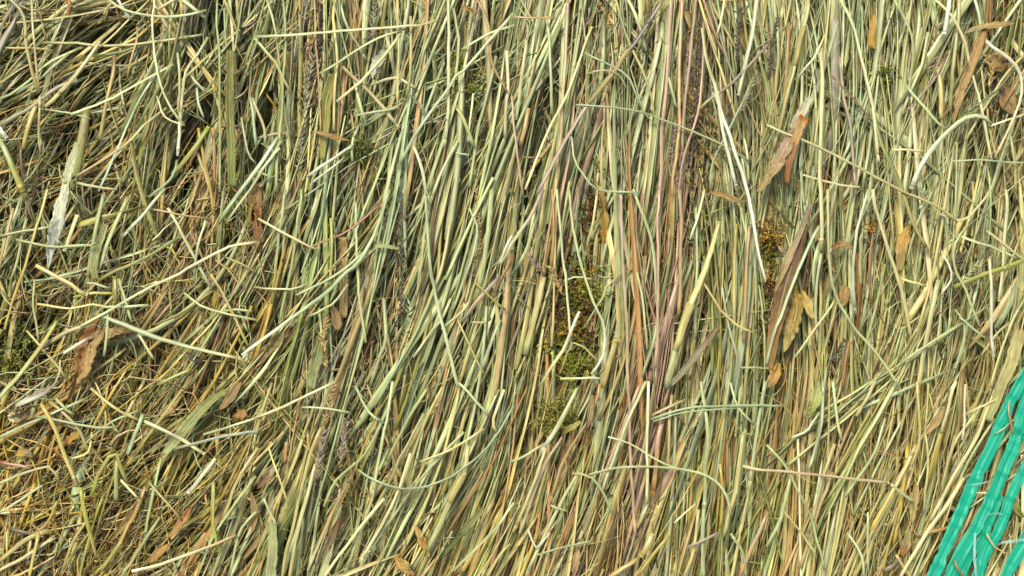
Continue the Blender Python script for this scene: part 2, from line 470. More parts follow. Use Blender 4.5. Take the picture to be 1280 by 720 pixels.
def chaff_mass():
    rng = np.random.default_rng(5)
    N = 7600
    x = rng.uniform(-150, 1430, N); y = rng.uniform(-100, 820, N)
    n2 = 1500                                   # chopped litter lies thickest at the left
    x[:n2] = np.abs(rng.normal(-40, 170, n2)) ; y[:n2] = 760 - np.abs(rng.normal(0, 330, n2))
    L = rng.uniform(14, 70, N) * np.where(x < 320, 1.3, 1) * np.where(rng.uniform(0, 1, N) < .3, 1.8, 1)
    K = 7
    P2 = flow_paths(x, y, rng.normal(0, 38, N), rng.normal(0, 60, N), L, K, rng, 6)
    Z = rng.uniform(-.024, .002, N)[:, None] + rng.normal(0, .03, N)[:, None] * np.linspace(-.5, .5, K) * L[:, None] * S + rng.normal(0, .0006, (N, K))
    zm = zmax(P2[..., 0], P2[..., 1])
    ok = ~(((Z > zm + .002) & (zm < -.002)).mean(1) > .1)
    P2, Z, L, x, y = P2[ok], Z[ok], L[ok], x[ok], y[ok]; N = len(L)
    P = np.stack([(P2[..., 0] - 640) * S, (360 - P2[..., 1]) * S, Z], -1)
    w = rng.lognormal(0, .4, N) * .56 * S
    w = np.where(x < 320, w * 1.9, w)
    W = w[:, None] * np.linspace(1, .55, K)[None]
    ci = pick_colour(x, y, rng)
    alt = rng.choice([PN.index(k) for k in ('tan', 'brown', 'gold', 'straw', 'orange')], N)
    ci = np.where(rng.uniform(0, 1, N) < .4, alt, ci)
    C = PV[ci][:, None] * rng.lognormal(0, .2, (N, 1, 1)) * np.ones((1, K, 1))
    return [sweep(P, W, C, profile('round', 3), rng=rng)]
o = add_obj('chaff', chaff_mass(), M_STALK)
tag(o, 'fine broken straw fibres and chaff scattered through the hay', None, None, 'stuff')

def husk_mass():
    """tiny dark husks caught between the stalks"""
    rng = np.random.default_rng(9)
    spots = [(870, 150, 16, 150, 900), (395, 90, 22, 90, 700), (800, 60, 40, 60, 300), (430, 570, 40, 70, 500), (500, 330, 12, 110, 300),
             (1200, 330, 40, 50, 300), (700, 350, 25, 50, 250), (640, 360, 640, 360, 900), (1240, 110, 30, 50, 250)]
    P, W, C = [], [], []
    for cx, cy, rx, ry, n in spots:
        x = cx + rng.normal(0, .6, n) * rx; y = cy + rng.normal(0, .6, n) * ry
        a = np.radians(field(ANG, x, y) + rng.normal(0, 30, n)); L = rng.uniform(4, 10, n)
        z = rng.uniform(-.014, .0015, n)
        t = np.linspace(-.5, .5, 4)[None]
        P.append(np.stack([(x[:, None] + np.sin(a)[:, None] * t * L[:, None] - 640) * S, (360 - y[:, None] + np.cos(a)[:, None] * t * L[:, None]) * S,
                           z[:, None] + rng.normal(0, .3, n)[:, None] * t * L[:, None] * S], -1))
        W.append(rng.uniform(.7, 1.3, n)[:, None] * S * np.array([.25, 1, .85, .15])[None])
        ci = rng.choice([PN.index(k) for k in ('darkgrey', 'mauve', 'brown', 'grey', 'tan')], n, p=[.24, .14, .24, .14, .24])
        C.append(PV[ci][:, None] * rng.lognormal(0, .25, (n, 1, 1)) * np.ones((1, 4, 1)))
    return [sweep(np.concatenate(P), np.concatenate(W), np.concatenate(C), profile('round', 4), rng=rng)]
o = add_obj('husk_litter', husk_mass(), M_SEED)
tag(o, 'tiny dark seed husks caught between the stalks', None, None, 'stuff')

# ---------------------------------------------------------------- moss, tucked into the hollows
def moss(cx, cy, rx, ry, z0, n, cols, seed):
    rng = np.random.default_rng(seed)
    x = cx + rng.normal(0, .5, n) * rx; y = cy + rng.normal(0, .5, n) * ry
    nb = max(3, int(rx * ry / 60)); bx = cx + rng.normal(0, .55, nb) * rx; by = cy + rng.normal(0, .55, nb) * ry
    near = np.argmin(np.hypot(x[:, None] - bx, y[:, None] - by), 1)
    dn = np.hypot(x - bx[near], y - by[near])
    x += (bx[near] - x) * .25; y += (by[near] - y) * .25
    z = z0 + rng.normal(0, .0022, nb)[near] - dn * S * .45 + rng.uniform(-.002, .002, n)
    az = rng.uniform(0, 2 * np.pi, n); L = rng.uniform(8, 20, n) * S; up = rng.uniform(-.2, .9, n)
    K = 5; t = np.linspace(0, 1, K)
    d = np.stack([np.cos(az), np.sin(az), up], 1)
    base = np.stack([(x - 640) * S * (H - z0) / H, (360 - y) * S * (H - z0) / H, z], 1)
    P = base[:, None] + d[:, None] * (t[None, :, None] * L[:, None, None])
    P[..., 2] -= (t ** 2)[None] * L[:, None] * .5
    ci = np.where(rng.uniform(0, 1, n) < .75, rng.choice([PN.index(k) for k in cols], nb)[near], rng.choice([PN.index(k) for k in cols], n))
    C0 = PV[ci] * rng.lognormal(0, .25, (n, 1))
    W = np.full((n, K), .3 * S)
    st = sweep(P, W, np.repeat(C0[:, None] * .7, K, 1), profile('round', 3), rng=rng)
    # leaflets along each frond
    m = 7
    tt = np.linspace(.1, 1, m)
    Pb = base[:, None] + d[:, None] * (tt[None, :, None] * L[:, None, None]); Pb[..., 2] -= (tt ** 2)[None] * L[:, None] * .5
    Pb = Pb.reshape(-1, 3)
    dd = np.repeat(d, m, 0) + rng.normal(0, .8, (n * m, 3)); dd /= np.linalg.norm(dd, axis=1, keepdims=True)
    ll = rng.uniform(2.8, 5.5, n * m)[:, None] * S
    PP = np.stack([Pb, Pb + dd * ll * .5, Pb + dd * ll], 1)
    WW = ll * np.array([[.10, .24, .02]])
    CC = np.repeat(np.repeat(C0, m, 0)[:, None] * rng.lognormal(0, .2, (n * m, 1, 1)), 3, 1)
    lf = sweep(PP, WW, CC, np.array([[1, .15], [0, .05], [-1, .15], [0, -.1]]), rng=rng)
    return [st, lf]
for cx, cy, rx, ry, z0, n, cols, lab in [
    (724, 385, 30, 62, -.007, 430, ('olive', 'lime', 'gold', 'olive', 'brown'), 'brown olive moss filling the deep hollow between upright stalks'),
    (710, 452, 24, 28, -.005, 190, ('olive', 'lime', 'lime', 'gold'), 'yellow green moss below the white stalk tip in the hollow'),
    (742, 265, 14, 50, -.009, 110, ('olive', 'green', 'brown'), 'thin strip of dark moss above the mossy hollow'),
    (582, 95, 12, 40, -.0035, 130, ('lime', 'olive', 'green'), 'bright moss strand hanging down among pale upright stalks'),
    (448, 188, 8, 11, -.003, 60, ('green', 'lime'), 'small bright green moss sprig under the white straw'),
    (692, 520, 22, 16, -.004, 120, ('lime', 'olive'), 'lime moss tuft beside the pale snapped stalk'),
    (960, 305, 11, 30, -.005, 120, ('olive', 'gold', 'tan'), 'mossy strand behind the lower end of the long white stalk'),
    (958, 400, 11, 60, -.007, 170, ('olive', 'gold', 'brown'), 'brownish moss beside the broad brown leaf'),
    (1105, 92, 10, 10, -.003, 50, ('lime', 'green'), 'tiny moss sprig among stalks near the yellow leaf tip'),
    (12, 445, 24, 26, -.009, 190, ('green', 'darkgrey', 'green', 'olive'), 'dark green moss clump beside the thick pale stalk at the rim'),
    (1088, 300, 12, 26, -.009, 70, ('brown', 'olive', 'gold'), 'rusty moss behind the light blue stalk'),
]:
    o = add_obj('moss', moss(cx, cy, rx, ry, z0, n, cols, int(cx)), M_MOSS)
    tag(o, lab, 'moss', None, 'stuff')

# ---------------------------------------------------------------- single stalks, traced where the photograph shows them
ORG = {f'{r}{c+1}': (320 * c, 240 * i) for i, r in enumerate('ABC') for c in range(4)}

def parse(line):
    reg, pts, w, colr, z, lab = [s.strip() for s in line.split('|')]
    P = [tuple(float(v) for v in p.split(',')) for p in pts.split()]
    if reg != 'G':
        ox, oy = ORG[reg]
        P = [(ox + x / 3, oy + y / 3) for x, y in P]
    w = [float(v) for v in w.split('-')]
    cols = colr.split('>')
    return P, w, cols, float(z) * 0.001, lab

def col_along(cols, K, rng):
    c = np.array([lin(PAL[k]) for k in cols])
    if len(c) == 1: out = np.repeat(c, K, 0)
    else:
        s = np.linspace(0, len(c) - 1, K); i = np.minimum(s.astype(int), len(c) - 2); f = (s - i)[:, None]
        out = c[i] * (1 - f) + c[i + 1] * f
    return out * rng.lognormal(0, .07) * (1 + rng.normal(0, .03, (K, 1)))

LANDMARKS = []
def stalk(line, form='round', name='hay_stalk', cat='hay stalk', parts='', group=None, crumple=0.0, mat=None):
    P, w, cols, z, lab = parse(line)
    if name == 'hay_stalk' and form == 'round' and max(w) <= 4.5:
        name, cat, group = 'thin_straw', 'thin straw', STEM_GROUP
    seed = int(P[0][0] * 31 + P[0][1] * 17 + P[-1][0] * 7) & 0xffff
    rng = np.random.default_rng(seed)
    n = len(P)
    L = sum(math.dist(P[i], P[i + 1]) for i in range(n - 1))
    K = int(min(34, max(7, L / 11))) if form == 'round' else int(min(40, max(9, L / 4)))
    dip = rng.uniform(.0005, .0022, 2)
    zz = [z + rng.normal(0, .0002) for _ in range(n)]
    zz[0] -= dip[0]; zz[-1] -= dip[1]
    q = spline([(a, b, c) for (a, b), c in zip(P, zz)], K)
    q[1:-1, :2] += rng.normal(0, .2, (K - 2, 2)) * (1 if form == 'round' else .6)
    # real stalks run in straight lengths with slight knees between them
    nk = max(2, int(L / 55)); kx = np.concatenate([[0], np.sort(rng.uniform(.08, .92, nk)), [1]])
    amp = min(1.3, L / 90)
    q[:, 0] += np.interp(np.linspace(0, 1, K), kx, np.r_[0, rng.normal(0, amp, nk), 0])
    q[:, 1] += np.interp(np.linspace(0, 1, K), kx, np.r_[0, rng.normal(0, amp, nk), 0])
    p3 = np.array([px(a, b, c) for a, b, c in q])
    t = np.linspace(0, 1, K)
    W = np.interp(t, np.linspace(0, 1, len(w)), w) if len(w) > 1 else np.full(K, w[0] * 1.0)
    W = W * 0.5 * S * (0.73 if form == 'round' else 1) * (1 + rng.normal(0, .03 + crumple * .11, K))
    C = col_along(cols, K, rng)
    st = np.clip(np.interp(t, kx, rng.normal(0, .35, nk + 2)), 0, .6)[:, None]      # stained and faded lengths
    C = C * (1 - st) + lin(PAL[rng.choice(['tan', 'straw', 'olive', 'grey'])]) * .9 * st
    C = C * (1 + np.interp(t, kx, rng.normal(0, .09, nk + 2)))[:, None]
    mat = mat or (M_STALK if form == 'round' else M_LEAF)
    if form == 'round':
        roll = np.full(K, rng.uniform(-.4, .4))
        body = sweep(p3[None], W[None], C[None], profile('round', 10), roll[None], np.full((1, K), rng.uniform(.45, .8)), rng=rng)
    else:
        if len(w) == 1:
            W = W * np.clip(1.12 - np.abs(2 * t - 1) ** 5 * .75, .15, 1)
        if crumple > .35:                      # torn ends run out ragged
            W = W * np.clip(1.15 - np.abs(2 * t - 1) ** rng.uniform(1.6, 3.2) * np.where(t < .5, rng.uniform(.6, 1.1), rng.uniform(.6, 1.1)), .10, 1)
        roll = rng.normal(0, .25) + np.cumsum(rng.normal(0, .06 + crumple * .16, K))
        roll = np.clip(roll, -.9, .9)
        body = sweep(p3[None], W[None], C[None], profile('blade', 14), roll[None], np.full((1, K), 1.0), wr=.05 + crumple * .22, rng=rng)
    if name in ('grass_leaf', 'brown_leaf', 'torn_leaf', 'golden_leaf'): parts = 'midrib'
    if form == 'round' and not parts and max(w) >= 5 and rng.uniform() < .4: parts = 'fray'
    if not parts:
        o = add_obj(name, [body], mat, None, p3[K // 2])
    else:
        o = empty(name, p3[K // 2])
        add_obj('stem' if form == 'round' else 'blade', [body], mat, o)
        for part in parts.split(','):
            if part in ('cut', 'cut2', 'cut0'):
                ends = [0] if part == 'cut' else [-1] if part == 'cut0' else [0, -1]
                for e in ends:
                    i0, i1 = (0, 1) if e == 0 else (-1, -2)
                    d = p3[i0] - p3[i1]; d /= np.linalg.norm(d)
                    wq = W[i0]
                    ax = np.array([p3[i0] - d * wq * .5, p3[i0] + d * wq * .25, p3[i0] + d * wq * .30, p3[i0] + d * wq * .1, p3[i0] - d * wq * .4])
                    ws = wq * np.array([1.04, 1.06, .8, .55, .5])
                    cc = np.array([C[i0], C[i0] * 1.15, lin(PAL['cream']), lin(PAL['tan']) * .6, lin(PAL['brown']) * .4])
                    add_obj('cut_end', [sweep(ax[None], ws[None], cc[None], profile('round', 10), rng=rng)], M_PITH, o)
            elif part == 'midrib':
                ax = p3.copy(); ax[:, 2] += W * .05 + .00012
                nc = C * .6 + lin(PAL['cream']) * .4
                add_obj('midrib', [sweep(ax[None], (W * .09 + .00008)[None], nc[None], profile('round', 6), rng=rng)], M_LEAF, o)
            elif part == 'fray':
                d = p3[-1] - p3[-2]; d /= np.linalg.norm(d); sd_ = np.cross(d, [0, 0, 1])
                nsl = 4; s_ = np.linspace(-.8, 1, 5)[None, :, None]; wq = W[-1]
                off = np.linspace(-.6, .6, nsl)[:, None, None]
                ln_ = rng.uniform(2.5, 7, nsl)[:, None, None] * wq
                ax = p3[-1] + d * s_ * ln_ + sd_ * off * wq * (1 + np.clip(s_, 0, 1) ** 2 * rng.uniform(.2, 1.6, (nsl, 1, 1))) + np.array([0, 0, 1.]) * rng.normal(0, .3, (nsl, 1, 1)) * wq * np.clip(s_, 0, 1)
                add_obj('frayed_end', [sweep(ax, wq * np.repeat(np.array([[.3, .34, .28, .2, .05]]), nsl, 0), np.repeat(C[-1][None, None] * 1.1, nsl, 0).repeat(5, 1), profile('round', 4), rng=rng)], M_STALK, o)['kind'] = 'stuff'
            elif part.startswith('node'):
                f = float(part[4:] or '.5'); k = min(K - 2, max(1, int(f * K)))
                d = p3[k + 1] - p3[k - 1]; d /= np.linalg.norm(d)
                wq = W[k]
                ax = np.array([p3[k] + d * wq * s for s in (-1.4, -.8, -.2, .3, .9, 1.5)])
                ws = wq * np.array([1.01, 1.22, 1.38, 1.34, 1.18, 1.0])
                nc = lin(PAL['darkgrey' if 'grey' in cols[0] or 'mauve' in cols[0] else 'brown']); nc = nc * .55 + C[k] * .45
                cc = np.stack([C[k], C[k], nc, nc * .8, C[k], C[k]])
                add_obj('node', [sweep(ax[None], ws[None], cc[None], profile('round', 8), rng=rng)], M_STALK, o)
            elif part.startswith('sheath'):
                f = float(part[6:] or '.5'); k = int(f * K); k2 = min(K, k + max(4, K // 3))
                ax = p3[k:k2].copy(); ax[:, 2] += W[k] * .12
                ws = W[k:k2] * np.linspace(1.5, 1.12, len(ax))
                cc = np.repeat((lin(PAL['straw']) * .6 + C[k] * .4)[None], len(ax), 0)
                add_obj('leaf_sheath', [sweep(ax[None], ws[None], cc[None], profile('round', 8), wr=.05, rng=rng)], M_LEAF, o)
    tag(o, lab, cat, group)
    LANDMARKS.append((q[:, :2], o, lab))
    return o

STEM_GROUP = 'thin loose grass stems over the pile'
STALK_GROUP = 'loose hay stalks lying over the pile'
STALKS = '''
A1|375,155 330,225 250,320 170,400|5-7-7|cream>straw|7|thick straw stalk with a frayed white tip above a dark hollow|node.7
A1|0,180 60,178 120,182 200,190|4|yellow|2|short yellow stalk lying flat at the rim above the grey joint
A1|150,160 350,170 520,163 690,140|5|olive>sage|3|flat lying olive stalk bridging the dark hollow
A1|350,212 450,197 560,165 760,130|4.5|green>sage|2|green stalk lying just under the flat olive one
A1|578,-10 577,130 600,290 640,390 692,468|4|pale|8|long pale green stem hanging from the top and curving at its end
A1|265,428 400,375 560,290 650,240|4.5|pale>sage|7|pale stalk with rounded end reaching over the dark hollow
A1|238,688 350,625 480,540 560,450 625,405|4.5|cream>straw|6|bowed cream stalk rising from the grey bark strip
A1|370,718 440,540 520,370 600,250|4.5|blue>bluegreen|6|mint green stalk rising steeply beside the broad green stem
A1|782,478 740,540 700,590 645,655|8-8.5-8|lime>olive|6|thick olive hollow stalk with open cut end|cut
A1|677,420 672,500 666,585|6-6-5|bluegreen>white|7|stubby whitish stalk with a dark band near its tip|node.8
A1|664,600 655,640 625,685 560,740|4.5|bluegreen|5|bent mint stalk below the dark banded stub
A1|325,405 310,500 285,640 262,720|15-17-15|olive>green|-7|broad green stem standing deep in the dark hollow
A1|118,-8 122,100 133,240 147,345|4|cream>tan|7|thin cream stalk running down to the grey joint
A1|20,-20 82,65 95,170 120,280 145,350|5.5|grey>straw>tan|6|knobbly greyish stalk bending down to the grey joint|node.45
A1|150,362 148,450 152,572|5-4-4|grey>straw|6|stalk hanging from a pale grey swollen joint|node.1
A1|140,375 108,470 88,560|9-9-8|yellow>olive|3|yellow olive stalk slanting beneath the grey joint
A1|-10,470 10,495 24,515|7|white|5|short white stalk stub with dark end at the rim|cut0
A1|-5,520 20,560 55,640 100,740|9-10-11|bluegreen>lime>yellow|4|thick yellow green stalk below the white stub|node.8
A1|440,-8 465,35 490,74|5|white>blue|6|short blue white straw at the top edge
A1|400,-6 470,38 590,62 680,56 775,38|4.5|sage>pale|7|sagging green stem strung across the top edge
A1|585,40 625,15 665,-8|6|straw|5|thick straw stub under the sagging green stem
A1|680,-5 725,30 772,68|6|pale|6|pale leaf like stalk slanting beside the sagging stem
A1|430,200 410,330 375,522|6.5|tan>yellow|-4|yellow brown stalk standing in the dark hollow
A1|515,100 512,160 495,210 478,286|4|tan|3|thin crooked tan stalk hooked over the hollow
A1|815,-10 822,200 826,450 824,720|4.5|green>sage|5|very straight green stem standing beside the olive hollow stalk
A1|905,440 930,570 962,615|3.5|pale|5|short pale stem curving onto the mint bundle
A1|741,570 765,640 795,735|5|tan>straw|4|tan stalk leaning left beneath the hollow cut stalk
A1|714,280 742,315 772,347|4|pale|3|short pale stub above the curved mint straw
A1|738,330 745,390 765,442|4|blue|5|tiny light blue straw with blunt tip
A1|780,140 740,210 700,265 682,340 680,425|4.5|sage>cream|5|wavy cream stalk ending on the dark banded stub
A1|275,683 350,695 440,712|4.5|cream|6|short cream straw lying across the bark strip top
A1|0,370 80,330 180,240 300,180|5|sage|2|grey green stalk slanting into the flat lying bunch
A1|60,350 150,290 260,200|5|bluegreen>sage|3|sage stalk slanting in the bunch near the grey joint
A1|170,410 280,430 340,446|3|pale|5|hair thin pale straw below the thick frayed stalk
A1|0,470 120,400 210,330 290,300|7|grey|2|dull grey stalk lying over brown mossy litter
A1|560,0 500,60 430,130 370,180|4|straw|4|straw coloured stem slanting over the dark hollow at top
A1|250,-5 262,20 252,72|8|rust|1|rust brown stub at the top edge
A1|800,480 806,600 800,720|6|tan>orange|0|orange tinged stalk upright beside the straight green stem
G|347,172 325,205 300,238 277,272|6-7-6|blue>bluegreen|7|upper mint stalk of the crossing mint bundle
G|352,176 330,212 305,246 283,278|5|bluegreen>pale|6|lower mint stalk of the crossing mint bundle
G|350,185 332,206 318,228|5|pale|7|short pale stalk laid on the mint bundle
G|222,66 224,100 224,145|4.5|pale|6|upright pale stalk above the dark banded stub
G|196,120 206,145 231,157|3|cream|7|small bent cream fibre crossing the pale stalk
G|312,120 316,150 320,182|5|bluegreen|6|blue green stalk meeting the mint bundle
G|337,182 338,205 336,226|7|bluegreen|5|flat mint straw hanging beside the orange splinter
G|248,160 252,185 268,270|5|yellow|4|ochre stalk leaning beneath the hollow stalk mouth
G|315,122 332,165 331,182|5|sage|5|thin sage stalk near the top of the mint bundle
A2|-5,138 160,128 400,110 600,90 677,76|5|pale>cream|9|long pale straw lying level across the upright stalks near the top
A2|238,275 330,225 450,150 560,108|4.5|sage|8|sage stalk slanting beneath the long level straw
A2|303,381 400,300 500,190 545,120|5.5|cream>straw|7|cream stalk slanting down from the level straw
A2|315,240 400,320 470,395 525,465|5.5|tan>cream|6|cream tan stalk leaning against the rest in a cross
A2|370,434 450,420 535,402|4.5|bluegreen|8|short mint straw lying level below the crossed stalks
A2|191,663 260,612 342,558|5|white|8|bright white split straw lying aslant below the orange leaf
A2|215,682 270,640 330,590|4|white>pale|7|thinner white straw lying beside the bright white one
A2|721,-10 724,150 718,330 710,522|5.5|pale|6|bright pale stalk standing straight left of the moss strand
A2|531,-10 535,200 530,392|4|straw|7|thin straw stem hanging through the long level straw
A2|580,60 578,250 563,372|5|straw>olive|5|straw stem upright near the pale crumpled scrap
A2|965,50 840,192 720,332 600,500 540,612|5.5|pale>bluegreen|8|long pale stalk slanting across the upright stalks beside the moss strand
A2|970,95 880,122 780,182|4.5|pale|7|pale stalk curving over the top of the long slanting one
A2|590,545 620,620 642,735|5-6-5|white>pale|7|whitish stalk bowing down beneath the long slanting one
A2|750,400 790,470 815,548|6|olive>sage|7|short olive sage stalk with broken end by the moss strand|cut
A2|815,350 806,440 797,532|4|pale|6|pale upright stub beside the moss strand
A2|757,530 700,640 662,735|5.5|pale|6|pale stalk slanting below the moss strand
A2|-5,142 60,220 130,348|5|pale>straw|6|pale stalk slanting down from the level straw's near end
A2|100,-10 112,150 96,400 75,720|5|green>sage|5|tall green stem beside the dark grey seed heads
A2|40,-10 70,130 100,400 130,570|4.5|sage|4|tall sage stem crossing the green one near the seed heads
A2|300,-10 303,250 292,490|5|straw|4|straw stem standing beside the dark grey seed heads
A2|218,-10 230,250 243,500|3.5|tan|6|thin tan stem standing in front of the dark grey seed heads
A2|370,300 390,390 416,472|5|pale>bluegreen|4|pale stalk below the crossed stalks
A2|384,475 362,530 362,605|4.5|bluegreen>pale|5|crooked pale stalk beside the small moss sprig
A2|430,320 520,290 600,330|4.5|cream|5|short straw lying below the pale crumpled scrap
A2|825,-8 860,70 880,180 905,262 942,345|4|orange>tan|6|wavy orange stem hanging beside the moss strand
A2|750,575 800,582|3.5|bluegreen|7|tiny level mint straw below the moss strand
A2|740,30 760,150 750,300|5|sage>pale|3|sage stalk behind the bright straight one
A2|310,-5 340,90 400,200|5|pale|2|pale stalk fanning out beside the seed heads
A2|900,210 870,350 830,500 800,700|6|sage|3|sage stalk slanting behind the wavy orange stem
A2|940,190 945,330 935,520|6|cream|3|cream stalk upright beside the wavy orange stem
A2|0,520 60,505 110,500|5|grey>tan|4|short greyish stub beside the mint bundle
A3|568,-10 520,70 420,215 330,340 220,500 95,725|7-7-7.5|darkgrey>mauve>mauve|8|long mauve stem slanting across the upright stalks|node.12,sheath.3
A3|388,-10 430,130 490,260 525,370 531,440|4|sage>green|7|green stem bending down across the mauve stem
A3|430,-10 470,70 504,188|5|cream>pale|6|cream green stub hanging beside the mauve stem
A3|272,198 350,235 430,280 460,340 485,405|3.5|bluegreen|9|thin mint stem bowing over the mauve stem
A3|280,277 340,262 400,280 432,335|3|sage|9|thin sage stem arching over the mauve stem
A3|240,393 360,400 480,415 600,460 700,500 780,540 900,612|3.5|bluegreen>sage|9|long thin green stem arching level over the pink stalks
A3|222,505 235,590 280,660 330,710 480,722|3.2|bluegreen|8|thin mint stem looping below the mauve stem
A3|598,-10 590,200 570,450 553,735|6|pink|5|stout pink stalk standing left of the dark husks
A3|638,-10 630,200 625,450 600,735|5.5|pink>tan|4|pink tan stalk standing beside the stout pink one
A3|690,-10 680,150 652,400 640,570|5|mauve>pink|5|mauve pink stalk beside the long white stalks
A3|718,80 702,400 660,560 622,735|4.5|pink|4|thin pink stalk fanning down behind the green arch
A3|210,-10 195,300 175,520 160,735|5.5|pink>straw|3|pink stalk standing behind the mauve stem's lower half
A3|0,360 20,560 42,735|4|pink|5|pinkish stalk beside the dark hollow at mid height
A3|713,105 730,220 768,350 790,500 840,695|5-7-6|cream>white|9|cream white stalk slanting down among pink stalks|cut0
G|893,115 910,170 925,205 938,250 957,352|5-6-6-4|white|9|long glossy white stalk tapering down to the moss|
A3|920,-10 892,150 850,357|7-7-6.5|white>pale|8|bright pale green stalk with a blunt lower end near the top|cut0
A3|705,407 780,342 850,282 962,165|5|grey>mauve|8|weathered grey stalk slanting over the pale ones|node.5
A3|800,-10 785,70 768,132|4|cream|6|short cream stub at the top edge beside pink stalks
A3|725,70 742,120 767,197|3.2|cream|7|thin cream splinter by the top of the white stalks
A3|588,290 600,345 617,402|4.2|bluegreen|7|short mint stub crossing the pink stalks
A3|62,410 50,470 33,545|7|tan|4|blunt tan stalk end above the dark hollow|cut
A3|-5,62 80,68 162,67|4.2|tan|8|hooked tan straw lying level at the top
A3|40,592 75,590 102,594|3.5|brown|5|little brown straw lying level in a dark hollow
A3|130,60 140,250 150,430|5|pale|4|pale stalk left of the pink one by the dark hollow
A3|55,150 40,280 15,450|6|cream>pale|3|wide pale stalk standing above the dark hollow
A3|300,100 220,310 130,500 50,710|4.5|straw>cream|5|cream stalk slanting beneath the mauve stem
A3|330,700 335,560 350,430 345,380|4|straw>pink|2|straw stalk upright inside the mossy strip
A3|745,705 760,600 850,430 900,300|5|bluegreen>sage|3|sage stalk slanting behind the long white stalk
A3|870,520 885,600 885,690|4|pale|5|pale stub upright beside the long white stalk
A4|200,178 202,400 200,620 199,940|7-7.5-7.5|cream|8|straight cream stalk ending in a brown joint|node.97
A4|-5,468 120,520 300,605 480,700 640,775 705,828|4.5|cream>straw|9|long thin cream straw slanting across the straight cream stalk
A4|100,300 140,258 180,205 213,130|3.5|pale>cream|8|branched pale twig beside the straight cream stalk
A4|400,440 440,560 490,680 530,800 560,870 592,925|6-7.5-7|green|7|bright green blade like stalk slanting to a split tip
A4|268,215 290,380 310,500 327,705|5|mauve|5|lilac stalk standing beside the straight cream stalk
A4|238,285 320,370 400,465|3.5|brown|6|thin brown stem slanting over the lilac stalk
A4|265,-10 320,120 350,240 390,400 412,580|5|pale>cream|6|pale stalk bowing from the top to the green blade
A4|682,-10 672,60 661,126|7|white|8|short white stalk stub hanging from the top edge|cut0
A4|773,-10 788,50 802,112|5|blue>pale|7|small mint stub beside the tan leaf's top
A4|618,-10 690,60 740,160 770,270 800,400 838,600|4.5|cream|8|long cream stem bowing past the flat tan strip
A4|718,-10 702,250 682,420|6.5|straw>olive|5|straw stalk standing beside the bowed cream stem
A4|818,153 900,212 940,262 951,340 930,420 850,592|6-5-4|white>cream|9|hooked white stem with a sharp bend near the rim
A4|538,707 590,600 650,520 730,450 800,435 838,465|9-8-8-6|white>pale|9|thick white green stem bent like an elbow|cut
A4|518,318 580,400 620,455 672,487|4.5|bluegreen>pale|8|pale stem sagging towards the elbow stem
A4|463,560 520,560 587,567|4|cream|8|short level straw beside the elbow stem
A4|675,200 630,290 560,380 500,432|3.5|brown>mauve|6|thin brown stem slanting above the elbow stem
A4|968,200 880,290 800,420 740,530|4|straw|6|straw stem slanting beneath the hooked white stem
A4|968,425 900,450 830,475|4|cream|6|short cream stem touching the hooked white stem
A4|640,255 648,350 650,445|7.5|straw|5|blunt straw stub above the elbow stem|cut
A4|690,605 820,595 965,610|3.2|bluegreen|8|thin mint fibre lying level beneath the elbow stem
A4|130,655 250,690 345,702|3.5|cream|7|thin cream twig by the foot of the torn leaf
A4|470,-10 545,150 530,360|5|sage|4|sage stalk standing beyond the yellow leaf tip
A4|600,120 570,250 500,430|5|pale>sage|3|sage stalk slanting behind the sagging pale stem
A4|20,-10 40,180 20,420|6|sage|2|sage stalk standing in front of the torn leaf
A4|150,-10 110,200 60,390 20,560|7|straw>olive|4|straw olive stalk curving behind the torn leaf|sheath.2
A4|80,90 70,250 60,440|6|orange>tan|3|tan orange stalk upright beside the torn leaf
A4|860,600 830,480 800,250|4|straw|4|straw stalk inside the loop of the hooked stem
A4|910,510 925,600 930,720|5|sage>tan|3|sage stalk hanging below the hooked stem
B1|290,85 268,150 243,220|9-8-7|cream>pale|3|pale broad stub just beside the grey bark strip|cut0
B1|178,-10 130,150 90,300 18,515|5.5|straw>yellow|7|straw stalk leaning in front of the grey bark strip
B1|135,275 230,330 328,386|7|tan>straw|8|thick straw piece with a brown end lying below the bark strip|cut0
B1|60,178 200,205 340,202 372,185|4.5|sage|8|sage stem lying level across the bark strip
B1|-5,165 100,142 192,130|4.5|sage>pale|7|sage stem ending on the bark strip
B1|370,332 500,270 667,172|5.5|olive>green|6|olive stalk slanting up over chopped hay
B1|618,-10 550,70 478,148|5.5|bluegreen>white|7|mint stalk ending in a white tip
B1|630,60 700,190 750,280 792,358|4.8|cream>pale|7|pale stem slanting down between mint straws
B1|965,187 850,215 700,285 560,352 430,430 300,505|4.8|cream>pale|9|long cream stem slanting over the chopped hay
B1|772,108 740,225 728,312|5|bluegreen|8|mint straw crossing the long cream stem
B1|905,-10 860,60 820,118|6|bluegreen>green|7|mint blade end pointing down to the chopped hay
B1|365,458 470,495 600,545 760,590 892,623|6-8-7-5|bluegreen>pale>cream|9|bright pale stalk lying aslant over the chopped hay
G|71,402 45,442 22,472 -6,503|6-8-7.5|lime>pale|9|thick pale yellow green stalk reaching out past the rim|cut
B1|430,320 429,370 431,414|8|olive|5|short stubby olive stalk end|cut2
B1|445,325 465,400 492,482|5|sage|5|grey green stalk beside the stubby olive end
B1|275,395 330,383 430,380|5|lime>olive|6|olive yellow stalk lying level beneath the straw piece
B1|385,432 470,430 557,424|4.5|pale|7|pale straw lying level near the stubby olive end
B1|325,342 370,350 406,362|4.5|pale|7|small pale straw beside the thick straw piece
B1|155,582 260,522 362,492|8-8-6|mauve>tan|7|mauve tan stalk lying towards the orange leaf
B1|240,605 290,570 335,548|6|white>mauve|7|white splinter beside the mauve tan stalk
B1|406,448 400,530 390,616|4.5|pale|9|small pale stalk standing in front of the orange leaf
